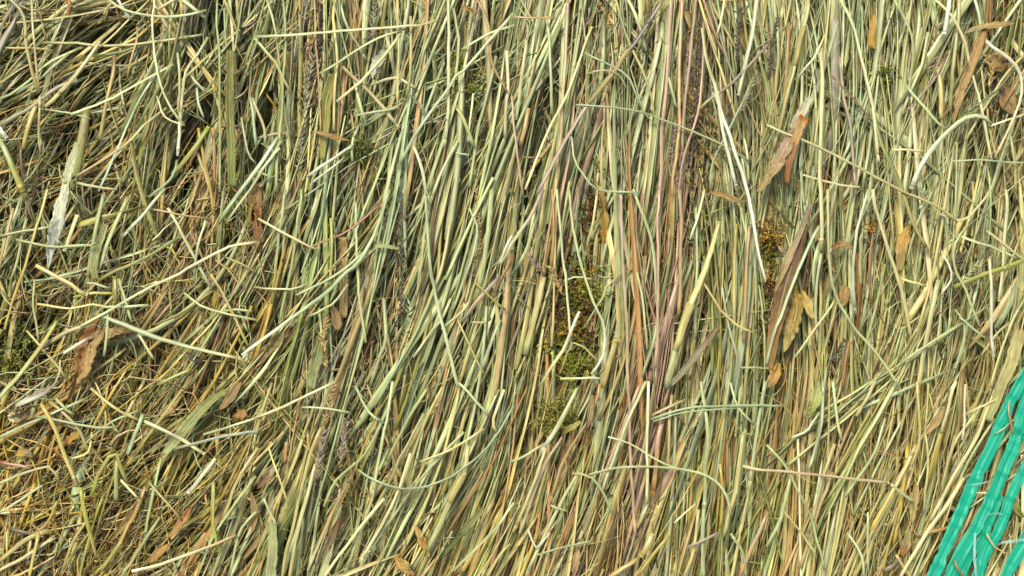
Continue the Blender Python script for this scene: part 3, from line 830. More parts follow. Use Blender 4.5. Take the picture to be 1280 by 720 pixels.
B1|518,528 545,575 577,627|4.5|cream|7|little cream stub below the bright pale stalk
B1|595,722 660,690 718,663|6|lime>olive|7|olive yellow stalk end pointing right below the bright pale stalk
B1|690,378 760,430 870,460 965,480|4.2|sage|7|sage stem sagging above the bright pale stalk
B1|790,308 860,430 935,585|5.5|straw>olive|6|straw stalk leaning down to the white broken tip
B1|835,240 900,268 965,305|4|green|6|green stem slanting beyond the mint straw
B1|555,62 660,80 785,102|3.5|tan|7|thin tan stem lying level over the dark hay
B1|820,452 880,440 945,447|4.5|sage|6|short sage stem lying level above the white broken tip
B1|50,60 20,180 -5,300|6|tan|5|pinkish tan stalk at the rim beside the bark strip
B1|100,100 70,250 40,330|4.5|sage|5|sage stalk crossing the leaning straw stalk
B1|100,520 200,640 250,700|4|straw|4|straw stem in the tangle below the thick pale stalk
B1|390,0 355,150 330,320|7|sage|4|sage blade like stalk standing beyond the bark strip
B1|480,20 420,150 370,290|8|sage>pale|2|broad sage stalk beyond the bark strip with blunt end
B1|430,445 350,425 260,440 140,420|4|straw|6|straw stem wandering above the orange leaf
B1|130,330 128,420 145,560|4|sage|5|sage stem standing above the thick pale stalk
B1|580,500 680,450 800,370|4.5|olive|4|olive stem slanting above the bright pale stalk
B2|-52,612 0,570 120,480 250,382 330,310 400,230 460,110 500,-10|5-6.5-6.5-5|white>bluegreen>bluegreen>sage|9|long mint stem sweeping in a broad curve from a white tip
B2|-20,590 -50,625|4|white|9|white broken tip lying beside the sweeping mint stem
B2|475,35 400,105 320,160 240,186 178,213|4|red|6|thin red brown stem beside the sweeping mint stem
B2|280,98 285,200 278,352|4.5|lime|8|yellow green stem standing beside the red stem
B2|8,100 110,155 232,217|4.5|cream|8|cream stem slanting towards the red stem
B2|635,-10 650,200 670,380 720,570 758,735|5.5|bluegreen>pale|7|long pale stem running down through the middle of the pile
B2|960,165 935,215 911,272|5-5-3|white|8|short white pointed straw above the mauve stalk end
B2|915,315 840,400 775,485|6-8-7|mauve>grey|7|mauve grey stalk end with green base
B2|965,235 935,300 892,378|6|rust>brown|6|red brown stalk beside the mauve grey end
B2|374,40 380,300 412,565|5|bluegreen>sage|6|mint stalk standing below the sweeping stem's top
B2|820,338 870,385 935,442|4|olive|8|dark olive straw lying aslant over the mauve grey end
B2|808,489 866,491|4.5|straw|8|short level straw near the mauve grey end
B2|755,478 800,570 858,685|3.2|straw|7|thin straw stem forking below the short level straw
B2|917,480 885,560 848,662|5|bluegreen>blue|7|mint straw slanting below the short level straw
B2|885,-10 868,200 835,360|8.5|sage|4|broad sage stalk above the mauve grey end
B2|198,465 290,420 345,345|4.5|pale|6|pale stem curving below the sweeping mint stem
B2|152,386 300,310 405,225|4.5|bluegreen|8|mint stem lying along the sweeping mint stem
B2|695,515 770,450 800,410|5|sage>cream|5|sage stem leaning beside the long middle stem
B2|-5,355 130,365 200,340|3.5|pale|6|thin pale stem lying level beside the chopped hay
B2|170,-10 140,250 90,480|5|sage|4|sage stem below the cream slanting one
B2|110,-10 90,160 60,420|5|sage>olive|4|sage olive stem upright beside the cream slanting one
B2|590,620 680,500 730,400|4.5|pale|5|pale stalk left of the long middle stem
B2|800,60 830,170 740,440|4.5|pale>bluegreen|4|pale stalk kinked beside the broad sage one
B2|730,110 690,300 600,520 540,640|5.5|straw>sage|4|straw sage stalk slanting under the long middle stem
B2|430,720 490,560 480,400|5.5|pale|4|pale stalk below the dark grey seed stem
B3|118,-10 60,100 0,185 -42,268|6-6-5|mauve>cream|8|cream tapering end of the long mauve stem's neighbour
B3|168,-10 180,150 198,300 223,592|4.2|pale|7|pale stem standing at the edge of the mossy hollow
B3|213,-10 240,190 300,390 345,510 335,620 298,682|4.5|bluegreen>pale>white|8|mint stem bending back over the mossy hollow
B3|253,448 215,520 175,610 105,728|5-6-6-4|white>cream>straw|9|split white tipped stalk slanting across the mossy hollow
B3|407,-10 415,250 430,500 437,720 441,920 462,1285|5|mauve>pink|7|very long thin mauve pink stem beside the mossy hollow
B3|455,-10 520,180 535,350 540,520 490,690|5|bluegreen|6|mint stem leaning into the pink stalks
B3|552,-10 545,200 541,500 536,660|5|pink|7|rosy stalk standing beside the mint one
B3|628,-10 622,250 625,460|6.5|pink>tan|6|broad pink stalk standing among fibres
B3|777,113 740,240 700,350 650,470 600,660 580,735|6-10-11-11|straw>sage|8|thick yellow sage stalk rising to a blunt tip|cut,sheath.5
B3|718,338 780,430 850,500 907,526|3.8|straw|8|thin straw stem curving beyond the thick yellow sage stalk
B3|788,358 820,530 846,640 830,735|4.2|pale>grey|7|pale grey stem hanging crookedly below the white stalk tip
B3|388,558 365,640 340,735|10-10-9|straw>tan|5|blunt tan stump below the mossy hollow|cut
B3|722,-10 700,80 668,178|4.2|cream>pale|7|short cream stem above the thick yellow sage stalk
B3|690,60 692,300 688,545|4.2|bluegreen|5|mint stem crossing behind the thick yellow sage stalk
B3|194,332 240,318 302,326|3.2|pale|7|tiny pale stem bridging the mossy hollow
B3|118,318 95,440 50,610|11|straw>sage|3|broad straw stalk left of the mossy hollow
B3|468,300 490,450 507,592|4.2|bluegreen>sage|6|mint stub beside the very long mauve pink stem
B3|330,640 240,560 180,680|3.5|straw|3|straw fibre under the white tipped stalk
B3|180,700 330,700|4|pale|7|pale straw lying level below the white tipped stalk
B3|150,-10 152,120 146,290|5|orange|4|orange brown stalk above the purple grey seed tuft
B3|270,510 350,370 420,300|3.8|pale>sage|5|pale stem leaning out of the mossy hollow
B3|20,280 60,200 90,100|6|sage|5|sage stalk with blunt top left of the seed tuft
B3|320,-10 300,120 280,215|4.5|straw|4|straw stalk hanging into the moss strip
B3|840,120 835,300 832,480|6|olive>straw|3|olive straw stalk upright beyond the thick yellow sage one
B3|890,130 880,330 868,560|5.5|tan|4|tan stalk with cut foot beyond the thick yellow sage one
B3|850,660 900,657 965,662|3.5|sage|6|small sage stem lying level at the mossy strand
B4|192,128 110,300 40,480 -5,645|5.5|bluegreen>pale|9|pale stem lying along the broad brown leaf
B4|224,-10 230,250 262,400 330,510 400,590 495,730|4.8|bluegreen>pale|9|long pale stem bowing from beneath the brown joint
B4|377,-10 335,180 318,330 326,432|5|blue|8|light blue stem standing before the rusty moss
B4|393,-10 440,180 500,380 537,545|6|cream>straw|8|cream straw stalk slanting to a cut foot|cut0
B4|830,250 836,450 845,612|5|cream>white|9|bright white tipped stalk hanging beside a dark hollow|cut0
B4|892,-10 882,250 867,408|6|pale>cream|7|pale stalk with a blunt foot near the rim|cut0
B4|968,253 850,300 697,357|7-9-8|lime>olive|8|thick yellow green stalk lying level at the rim|node.25
B4|835,-10 770,80 720,108 640,80|4|cream|7|cream stem bent above the thick yellow green stalk
B4|498,323 545,340 594,352|4.2|straw|8|short straw piece beside the cut foot stalk
B4|745,128 705,190 700,260 740,380 797,512|4.5|sage|8|sage stem looping around the thick yellow green stalk's end
B4|715,163 840,210 942,252|4.5|pale|7|pale stem lying above the thick yellow green stalk
B4|818,143 890,200 965,257|4.2|cream|8|cream stem slanting to the thick yellow green stalk
B4|718,468 770,510 822,552|4.2|bluegreen>sage|7|sage stub by the white tipped stalk
B4|727,492 600,575 495,642|4.2|sage|7|sage stem slanting below the looping stem
B4|640,330 600,520 562,740|8.5|sage>straw|4|broad sage stalk standing below the twiggy litter
B4|965,398 920,480 862,640 835,735|5|sage>straw|6|sage stalk slanting beside the dark hollow near the rim
B4|915,483 860,530 800,610|4|straw|6|straw stem crossing beneath the white tipped stalk
B4|305,560 290,640 280,735|5|rust|3|rusty stalk below the light blue stem
B4|655,378 690,310 650,220|3.5|white>cream|7|little white crooked twig in dark litter
B4|570,465 480,520 590,300|3.2|straw|4|bent straw fibre near the cut foot stalk
B4|255,395 180,500 100,620|4|straw>pale|6|straw stem crossing the golden leaf
B4|440,270 400,450 350,640|5|sage|4|sage stalk beneath the cream straw stalk
B4|380,180 350,150 345,400|4|sage|3|thin sage stem behind the light blue one
B4|615,0 560,120 520,260|4.5|pale|5|pale stem slanting from the split green tip
B4|200,230 180,400 185,560|5|pale>sage|5|pale stalk hanging below the brown joint
B4|700,440 735,500 720,640|4|sage|5|sage stem below the looping stem
'''
STALKS2 = '''
C1|155,75 210,170 250,280 292,385|7|yellow>straw|8|upper length of the thick yellow kinked stalk|node.9
C1|303,388 318,500 362,652|7-8-5|lime>yellow|9|lower length of the thick yellow kinked stalk
C1|185,65 290,160 332,255|6|yellow|6|yellow stalk curving beside the kinked yellow one
C1|340,15 430,90 520,135|5|straw|7|straw stem slanting down into the chopped hay
C1|538,138 650,190 766,262|6|pale>cream|8|pale straw lying aslant with a cut tip|cut0
C1|808,278 760,340 708,408|6-7-8|cream>white|8|short white stalk with flared end lying aslant|cut0
C1|343,416 380,330 432,252 458,320 478,372|7|lime>olive|8|olive stalk folded like an upturned V
C1|435,275 436,350 436,432|9|olive>sage|6|flat olive stub under the folded V stalk
C1|453,360 485,393 516,430|5|cream|9|small cream straw beside the folded V stalk
C1|762,190 860,160 968,123|4.5|pale|8|pale stem slanting up above the short white stalk
C1|655,243 800,207 968,180|5|grey>blue|8|blue grey stem lying beneath the pale slanting one
C1|535,115 510,180 478,262|7|bluegreen|8|mint stub with a white tip over the pale straw
C1|495,702 620,670 760,620 885,568|5.5|white>cream>tan|9|cream stem bowing up from the bottom edge
C1|545,385 500,490 430,640|6|orange>yellow|5|orange stalk slanting below the folded V stalk
C1|800,368 800,500 816,605|7-8-6|lime|6|yellow green stalk standing by the bowing cream stem
C1|968,240 900,350 832,512|5.5|straw|6|straw stalk slanting beyond the yellow green one
C1|-5,200 150,130 320,55|5|bluegreen>sage|6|grey green stem slanting from the rim above yellow stalks
G|20,507 42,498 60,490 74,470 75,450|6-7-4-3|white>mauve>cream|9|whitish shredded stalk bent upwards at its end
C1|-5,293 50,302 115,316|5|red>pink|7|reddish stalk stub lying level at the rim
C1|-5,482 60,445 160,380|4|pale|8|pale stem curving up from the rim
C1|-5,372 90,335 185,310 222,370|4.5|pale>tan|7|pale stem bent down at its tip over the yellow hay
C1|145,565 128,640 108,735|6.5|straw>yellow|7|straw stalk leaning at the bottom edge
C1|-5,665 80,600 150,560|8|straw|6|broad straw stalk slanting from the rim
C1|-5,700 100,640 180,590|6|cream|5|cream stalk slanting below the broad straw one
C1|35,545 90,555 135,572|6|darkgrey>grey|6|dark grey twig lying among yellow hay
C1|130,120 260,150 360,165 440,160|4.5|sage|8|sage stem lying level over the kinked yellow stalk
C1|300,240 400,150 520,100|4|sage|7|sage stem rising over the chopped hay
C1|265,280 330,255 345,180|4|straw|6|straw fibre beside the kinked yellow stalk
C1|560,370 640,460 680,510|4|sage>tan|6|thin dull stem below the small cream straw
C1|210,55 240,85 275,115|6|sage|7|stubby sage piece below the whitish shredded stalk
C1|470,560 440,610 380,700|7|olive|5|olive stalk slanting to the bottom edge
C1|215,440 180,520 130,560|5|yellow>orange|6|golden stalk slanting among yellow hay
C1|330,500 270,600 235,700|5|yellow|6|yellow stalk slanting below the kinked one
C1|960,345 870,470 800,590 740,720|5|sage|4|long sage stalk slanting by the bowing cream stem
C1|960,480 900,560 860,720|4.5|pale|6|pale stalk near the bottom edge
C1|600,500 520,620 450,735|5.5|sage|5|sage stalk slanting beneath the small cream straw
C2|383,322 450,365 540,395 640,385 740,345 840,270 900,200 965,85|4.5|bluegreen|9|thin mint stem bowed like a wide smile
C2|512,-10 480,180 440,397|5|pale|8|pale stalk whose foot meets the bowed mint stem
C2|372,5 410,90 466,137|4.2|bluegreen|8|mint straw with a feathery split tip
C2|172,87 260,90 348,106|4|bluegreen>sage|8|short mint stem lying level above purple seed heads
C2|760,-5 820,60 872,117|4.2|pale>bluegreen|8|pale straw bent to a white hooked tip
C2|-5,127 130,70 295,-8|4.5|cream|9|cream stem slanting down to the blue grey one
C2|245,165 190,310 98,735|5.5|straw|8|long straw stalk running down from the purple seed heads
C2|222,300 170,500 125,735|6|cream>straw|7|cream stalk beside the long straw one
C2|195,188 199,252|5.5|gold|7|tiny orange yellow stub beside the seed heads
C2|115,218 108,292|7|orange|4|orange stub near the bottom left tangle
C2|48,238 85,350 122,455|3.5|straw|7|thin straw stem leaning left of the long straw stalk
C2|28,428 75,527|4.5|pale|7|pale stub above the flat green blade
C2|365,330 335,390 290,480 195,700|5-6.5-6|brown>tan>cream|7|cream stalk topped with a dark red joint|node.07
C2|795,228 780,330 730,450 645,625|6-10-9|straw>sage|6|thick straw sage stalk slanting below the smile|sheath.3
C2|615,292 740,245 855,168|4.5|straw|8|straw stem slanting above the bowed mint stem
C2|612,582 640,540 662,498|3.5|pale|7|small pale straw over the orange patch
C2|905,185 890,140 930,20|6|straw>cream|6|straw stalk ending above the bowed mint stem
C2|968,445 880,560 740,700|5|bluegreen>pale|6|pale green stalk slanting near the bottom edge
C2|700,10 620,180 560,340 500,520|5|straw>pale|6|pale straw stalk crossing the bowed mint stem
C2|780,180 640,330 560,430 420,620|5|pale|5|long pale stalk slanting under the smile
C2|580,260 520,430 400,650|5.5|cream|6|cream stalk slanting past the smile's lowest point
C2|480,430 380,550 250,735|4.8|cream|8|cream stalk slanting across the joint topped one
C2|460,360 400,520 340,690|5|sage|5|sage stalk below the smile's end
C2|510,60 420,240 300,360 255,460|5|bluegreen>sage|6|mint stalk slanting to the seed heads
C2|630,110 540,290 440,480|5|sage>straw|4|sage straw stalk running beneath the smile
C2|910,20 800,260 690,480|5.5|sage|4|sage stalk running beneath the smile's upper end
C2|640,20 560,160 490,290|5|sage|5|sage stalk above the smile
C2|60,-5 20,110 -10,230|5|olive>straw|5|olive stalk beside the cream slanting stem
C2|955,600 900,660 860,735|4.5|straw|6|straw stem at the bottom edge beside pink stalks
C3|245,15 205,100 165,175 122,235|6-8-7|bluegreen>white|8|pale snapped stalk above a sharp kink
C3|128,230 80,360 18,530|5.5|cream>straw|8|cream stalk running down from the sharp kink
C3|122,225 50,270 -5,292|5|straw>pale|8|straw stalk branching sideways from the sharp kink
C3|502,-10 440,140 380,300 338,402|5|pale|7|pale stem slanting beneath the wide arch
C3|512,-10 510,200 505,447|5|cream>pale|8|straight cream stem crossing the wide arch
C3|510,445 490,495 466,545|5|sage>green|7|green stem below the straight cream one
C3|708,-10 735,180 728,340 720,520 717,735|5-7-7|pale>bluegreen|8|tall pale stalk with a joint crossing both arches|node.6
C3|520,133 620,100 740,85 860,80 1010,82|4.5|bluegreen|9|upper mint arch lying level over upright stalks
C3|530,140 640,108 760,95 880,88|3|bluegreen>sage|8|thin mint stem just below the upper arch
C3|288,340 400,315 520,310 640,318 740,345 800,410 822,492|4.5|sage>pale|9|wide sage arch ending in a drooping tip
C3|225,335 290,345 340,400 380,492|4.2|sage|8|sage stem drooping left of the wide arch
C3|360,198 440,225 580,308 720,337|3.2|pale|8|thin pale stem slanting onto the wide arch
C3|952,-10 915,200 893,362|6|bluegreen>pale|7|pale stalk with a blunt foot near the long level straw
C3|867,183 850,290 812,510 792,572|6-8-7|straw|6|straw stalk with a shiny dark foot|cut
C3|527,565 510,605 485,645|9-9.5-9|cream>yellow|8|short stout yellow stub near the bottom edge|cut2
C3|475,655 420,690 355,732|7|yellow>straw|7|yellow stalk leading up to the stout stub
C3|590,568 540,630 470,720|6|yellow|6|yellow stalk beside the stout stub
C3|772,560 710,592 653,617|5|mauve>grey|9|short mauve grey twig lying aslant near the bottom
C3|690,450 650,485 608,522|3.5|cream|8|thin cream straw below the wide arch
C3|60,545 90,612 120,585 142,560|3|white|8|little white stem bent like a V
C3|300,590 200,610 95,642|4.2|bluegreen>sage|7|sage stem lying nearly level at the bottom
C3|820,-5 850,90 907,152|3.8|pale|8|pale stem drooping from the mossy side
C3|865,307 1000,322 1160,340 1340,362 1412,371|4.8|cream>pink>cream|9|long level straw with a pinkish middle|cut0
C3|145,455 175,467 207,476|4|sage|7|tiny sage straw beside the tan bundle
C3|560,150 545,280 530,400|8|pink>orange|3|broad rosy stalk behind the wide arch
C3|600,40 590,180 580,330|5|cream>tan|4|cream tan stalk behind the wide arch
C3|650,60 600,80 520,120|5|straw>tan|5|straw stem fanning below the upper arch
C3|330,0 290,130 200,280 150,420|6|orange>tan|5|orange tan stalk slanting down beside the moss tuft
C3|250,330 180,450 60,700|5.5|pale|6|pale stalk slanting to the bottom edge
C3|190,200 120,330 30,560|6|pink>cream|5|pinkish cream stalk slanting beside the kinked one
C3|700,470 680,620 640,735|6|straw|5|straw stalk slanting below the tall pale one
C3|820,560 870,640 880,735|5|sage>olive|5|olive stalk at the bottom beside the mauve twig
C3|960,480 900,620 850,735|7|rust>tan|5|rust coloured stalk slanting at the bottom
C3|780,300 790,420 780,540|5|yellow|4|yellow stalk between the tall pale one and the arch tip
C4|460,373 500,405 548,442|5|sage|8|sage straw slanting on from the long level straw
C4|207,-10 200,150 150,325|4.8|bluegreen>pale|8|pale curved stem beside the green yellow leaf
C4|90,200 150,172 192,108|4.2|white>pale|8|short whitish stem curled beside the pale curved one
C4|243,-10 265,150 277,212|4.8|bluegreen>straw|7|mint stem ending in the tangle right of the curved one
C4|732,355 660,460 590,560 490,735|7-6.5-6|cream|9|bright cream stalk slanting beside the green net|cut
C4|556,228 500,350 440,460 385,560|6|straw>yellow|7|yellow stalk slanting down from a dark knot|node.08
C4|672,541 615,555 560,575|7-7-6|orange>brown|9|short orange brown stub lying by the net|cut
C4|865,-10 790,180 700,330 610,510|6|straw>cream|7|straw stalk running alongside the green net
C4|705,-10 650,180|5.5|cream|6|cream stalk above the dark knot's far side
C4|560,-10 572,200 536,310|5|straw|6|straw stalk passing behind the dark knot
C4|-5,228 60,300 110,400 160,500 213,700|4.2|sage|8|sage stem bowing beneath the long level straw
C4|88,340 60,450 -5,610|6|pale|6|pale stalk slanting to the bottom from the level straw
C4|375,480 374,600 376,705|3.5|pale|8|thin pale stem standing near the bottom
C4|60,478 120,560 182,652|3.5|straw|8|thin straw stem near the bottom under the bowing one
C4|878,48 810,80 738,112|3.5|straw|8|thin straw stem pointing at the green net
C4|330,120 370,60 395,0|6|straw|5|straw stalk at upper middle of the tangle
C4|250,225 210,340 150,560|6.5|straw>sage|5|straw sage stalk slanting below the level straw
C4|740,0 735,120 728,210|4|cream>white|8|thin cream stem hanging above the net
C4|780,110 690,250 650,420|5|straw>sage|5|straw stalk slanting near the net
C4|850,130 760,280 700,400|4.5|sage|5|sage stalk hugging the net's edge
C4|480,400 380,590 330,720|5|straw>yellow|5|yellow straw stalk slanting from the sage straw's end
C4|440,130 400,260 290,420|5.5|sage|4|sage stalk slanting across the level straw
C4|300,560 350,640 360,730|4.5|pale|6|pale stem at the bottom beside the thin upright one
C4|590,180 600,290 585,480|4|straw|7|straw stem hanging below the dark knot
C4|905,70 905,110 922,187|4-4.5-3|tan|12|small tan stem curling over the green net
C4|240,330 200,460 120,690|6|tan|4|tan stalk leaning at the bottom under level straw
C4|480,640 520,700 540,735|5|straw|5|straw stub beside the grey twig at the bottom
C4|430,700 460,690 500,655|8|darkgrey|5|dark grey twig at the bottom near the bright cream stalk
C4|820,560 850,610 905,640|2.6|straw|11|short thin straw caught across the green tapes near the bottom
C4|850,190 880,170 925,130|2.6|cream|11|wispy cream straw caught on the upper green tapes
C4|700,660 712,690 735,725|3.2|rust|11|rusty straw end poking over the green net at the bottom
C4|870,420 820,410 770,408|3.5|cream|5|cream straw caught beneath the net tapes
C4|930,360 940,480 920,620|5|straw>tan|2|straw stalk lying behind the net tapes
'''
BLADES = '''
A2|290,280 265,400 255,520 248,600|8-13-12-6|olive|3|pointed olive green leaf blade below the seed heads|grass_leaf|.1
A2|208,494 280,508 352,528|2.5-6.8-4.2|tan>orange|8|small orange leaf scrap lying level above the moss sprig|leaf_scrap|.5
A2|768,28 790,28 818,48|2.5-6.0-4.2|orange|7|tiny orange leaf scrap near the top of the moss strand|leaf_scrap|.4
A1|865,190 862,380 868,560 870,700|9-11-10|olive>green|3|green leaf blade standing beside the straight green stem|grass_leaf|.1
A2|130,170 128,230 135,320|7.6-9.3-6.0|brown>tan|0|rust brown leaf scrap behind the tall green stem|leaf_scrap|.5
G|318,222 322,250 326,290|11.0-14.4-10.2|tan>rust|2|rusty fibrous husk at the foot of the mint bundle|leaf_scrap|.8
A3|352,260 360,420 362,560|12-15-10|olive|-5|dark olive leaf blade in the mossy strip|grass_leaf|.3
A4|165,362 140,400 95,490|7-14-15|white>mauve|7|silvery upper half of the torn leaf|torn_leaf|.5
A4|137,438 108,515 75,640 72,690|13-11-9-6|fox>rust|9|bright rust orange leaf tip with a square cut end|torn_leaf|.25
A4|108,478 60,560 10,650 -40,720|14-16-15-8|mauve>tan|8|dull tan twisted half of the torn leaf|torn_leaf|.7
A4|396,55 394,110 390,182|5-9-8|gold|6|yellow leaf tip hanging among the upright stalks|grass_leaf|.2
A4|733,128 780,110 830,100 928,86|7-9-8-6|tan|8|flat tan strip lying level near the top|grass_leaf|.4
A4|822,78 780,200 730,320 693,460|8-11-11-7|orange>tan|8|long orange tan leaf crossing the flat strip|grass_leaf|.4
A4|862,338 800,390 720,452 688,486|6-11-10-7|pale>sage|7|grey sage leaf blade lying against the elbow stem|grass_leaf|.2
A4|325,170 330,280 325,360|9-11-8|tan>brown|0|brown leaf blade upright behind pale stalks|grass_leaf|.3
A4|840,200 860,230 880,270|20.4-25.5-15.3|tan>rust|2|rough brown bark flake beneath the hooked stem|bark_flake|.9
A4|890,330 900,380 925,430|17.0-20.4-13.6|brown>tan|1|dark brown bark flake beside the hooked stem|bark_flake|.9
A4|240,330 235,430 230,500|8.5-10.2-8.5|rust>darkgrey|-2|dark brown bark strip behind the straight cream stalk|bark_flake|.6
G|97,178 88,215 80,250 66,300 60,338|13-15-17-15-9|sage>white>white|6|broad grey white bark strip peeling among green stalks|bark_strip|.45
B1|500,520 440,520 380,560|11.9-17.0-11.9|orange>tan|3|crumpled orange leaf under the small pale stalk|leaf_scrap|.9
B1|385,512 352,590 330,670 290,720|13.6-16.1-15.3-10.2|tan>tan|4|wrinkled tan leaf below the crumpled orange one|leaf_scrap|.8
G|122,395 104,440 96,475 84,505|11-17-10-7|rust>orange|2|rust orange leaf folded beneath the wrinkled tan one|leaf_scrap|.7
B1|395,120 350,260 360,330|8-10-8|sage|3|wide sage leaf blade beyond the bark strip|grass_leaf|.2
B1|760,640 720,620 700,600|6.0-7.6-6.0|darkgrey|3|small dark grey scrap among chopped hay|leaf_scrap|.4
B1|940,0 942,60 935,120|11.9-12.8-8.5|tan>rust|1|rusty bark sliver behind the mint blade end|bark_flake|.6
B2|325,170 328,300 326,470|10-11-10|tan|1|flat tan leaf blade behind the sweeping mint stem|grass_leaf|.3
B2|0,-10 8,120 10,260|13-14-10|rust>brown|1|reddish brown bark strip beside chopped hay|bark_strip|.6
B2|250,530 230,620 205,735|10-13-12|green>sage|4|wide green leaf blade near the chopped hay|grass_leaf|.2
B2|545,218 470,200 420,222|3.4-5.1-3.4|sage|7|small sage leaf scrap crossing the grey seed stem|leaf_scrap|.4
B2|285,430 300,460 310,520|8.5-11.9-8.5|brown>tan|1|brown scrap below the sweeping mint stem|leaf_scrap|.7
B2|-5,640 60,570 110,500|12.8-15.3-10.2|tan>orange|3|tan orange leaf under the white broken tip|leaf_scrap|.6
B3|745,0 800,15 862,38|4.2-6.8-5.1|orange>tan|8|orange tan leaf sliver pointing at the white stalk|leaf_scrap|.4
B3|335,-10 345,90 345,190|10.2-13.6-10.2|tan>gold|-4|amber brown leaf in the mossy strip|leaf_scrap|.5
B3|770,505 690,620 595,722|6-9-6|brown>grey|8|brown grey leaf sliver slanting below the thick stalk|grass_leaf|.3
B3|445,240 440,280 430,320|8.5-11.9-6.8|mauve>rust|0|mauve brown scrap between upright stalks|leaf_scrap|.6
G|1013,254 1000,290 985,325 968,366|6-8-9-5|mauve>tan|8|pale edge roll of the broad brown leaf|brown_leaf|.1
G|1006,280 986,340 974,390 965,440 962,462|9-18-21-16-8|brown>brown>orange|6|broad brown leaf turning orange towards its base|brown_leaf|.25
B4|80,330 110,420 90,520 60,600|9-18-22-12|gold>straw|2|golden crumpled leaf hanging beside the broad brown leaf|golden_leaf|.55
B4|130,370 150,430 172,480|8-13-5|gold>straw|6|yellow lobe of the crumpled leaf beside dark litter|golden_leaf|.6
B4|40,640 20,700 -10,735|11.0-12.8-7.6|gold>tan|4|curled yellow scrap under the golden crumpled leaf|leaf_scrap|.9
B4|40,200 50,215 95,232|4.2-6.8-3.4|mauve|8|curled mauve scrap beside the broad brown leaf|leaf_scrap|.5
B4|235,205 285,195 325,215|5.1-7.6-5.1|rust>tan|6|curled brown scrap beside the brown joint|leaf_scrap|.9
B4|290,350 285,400 270,430|10.2-13.6-8.5|tan>rust|0|dull brown leaf behind the light blue stem|leaf_scrap|.7
B4|340,230 340,400 330,520|8-9-8|rust|2|rust coloured blade beside the light blue stem|grass_leaf|.2
B4|530,120 500,210 490,300|11.9-14.4-10.2|gold>tan|1|ochre leaf behind the cream straw stalk|leaf_scrap|.7
B4|520,270 530,330 525,390|7.6-9.3-6.8|green|1|dull green leaf scrap near the short straw piece|leaf_scrap|.4
C1|845,25 760,100 680,190 615,265|6-13-14-8|green>sage|4|wide grey green leaf blade above the short white stalk|grass_leaf|.2
C1|545,400 490,490 415,590|6.8-7.6-6.0|brown>tan|4|brown bark sliver slanting below the folded V stalk|bark_flake|.4
C1|905,-10 870,40 825,95|9.3-11.0-6.8|orange>tan|4|orange brown leaf sliver at the tangle's edge|leaf_scrap|.5
C1|915,95 900,120 870,140|11.9-14.4-8.5|orange|3|small orange scrap above the pale slanting stem|leaf_scrap|.8
C1|720,460 680,520 640,580|6.8-11.9-7.6|rust>tan|4|red brown bark sliver above the bowing cream stem|bark_flake|.6
C1|635,600 600,640 560,670|6.8-11.9-7.6|orange|4|orange scrap beneath the bowing cream stem|leaf_scrap|.5
C1|60,82 130,45 210,5|6.8-8.5-5.1|white>mauve|8|shredded whitish leaf lying near the rim|leaf_scrap|.8
C1|30,130 75,115 110,95|11.9-15.3-10.2|cream>tan|5|papery pale scrap beneath the shredded whitish leaf|leaf_scrap|1.0
C1|60,265 90,260 125,270|9.3-12.8-7.6|gold|5|small ochre scrap among yellow hay|leaf_scrap|.7
C1|300,180 250,220 210,235|10.2-13.6-6.8|gold>orange|3|golden leaf scrap behind the kinked yellow stalk|leaf_scrap|.8
C1|940,400 955,480 945,560|6.8-9.3-6.0|brown>tan|2|dark brown scrap between slanting stalks|leaf_scrap|.4
C2|60,515 62,620 55,735|12-14-13|sage>pale|6|flat green blade standing at the bottom edge|grass_leaf|.15
C2|75,300 40,340 5,395|7-12-6|grey>rust|3|dull grey brown leaf at the tangle's rim|leaf_scrap|.8
C2|855,465 760,570 690,650|7-11-7|green|6|green leaf blade slanting near the bottom edge|grass_leaf|.2
C2|600,530 625,590 650,650|7.6-11.0-8.5|orange>gold|2|orange husk deep between slanting stalks|leaf_scrap|.9
C2|520,650 570,690 600,720|10.2-15.3-10.2|gold>tan|3|golden scrap at the bottom edge|leaf_scrap|.9
C2|320,490 290,560 250,660|6.8-8.5-5.1|rust>mauve|5|brown bark sliver beside the joint topped stalk|bark_flake|.4
C3|300,40 290,130 262,190|8-10-6|tan>pink|7|pale pink leaf sliver beside the moss tuft|grass_leaf|.4
C3|258,140 220,165 190,185|4.2-7.6-4.2|olive|7|small olive leaf beside the moss tuft|leaf_scrap|.3
C3|250,620 240,660 230,720|8.5-11.9-8.5|tan>pink|5|tan flake at the bottom edge between slanting stalks|leaf_scrap|.7
C4|188,-10 178,50 160,95 132,128|9-14-14-6|sage>lime|7|green yellow leaf hanging behind the pale curved stem|grass_leaf|.4
C4|665,80 640,130 590,190|5.1-10.2-6.8|tan|6|tan leaf sliver above the dark knot|leaf_scrap|.4
C4|560,380 545,450 540,520|9.3-11.0-7.6|tan>straw|4|dull straw leaf below the sage straw's end|leaf_scrap|.6
C4|530,540 515,600 500,650|9.3-11.9-7.6|grey>rust|3|grey brown leaf near the orange stub|leaf_scrap|.6
G|1276,412 1265,450 1254,484 1236,526|14-15-13-7|straw>sage|8|broad sage leaf blade laid along the green net|grass_leaf|.15
C4|920,420 935,470 960,500|6.8-10.2-6.8|olive>green|4|small green leaf between the net tapes|leaf_scrap|.5
'''
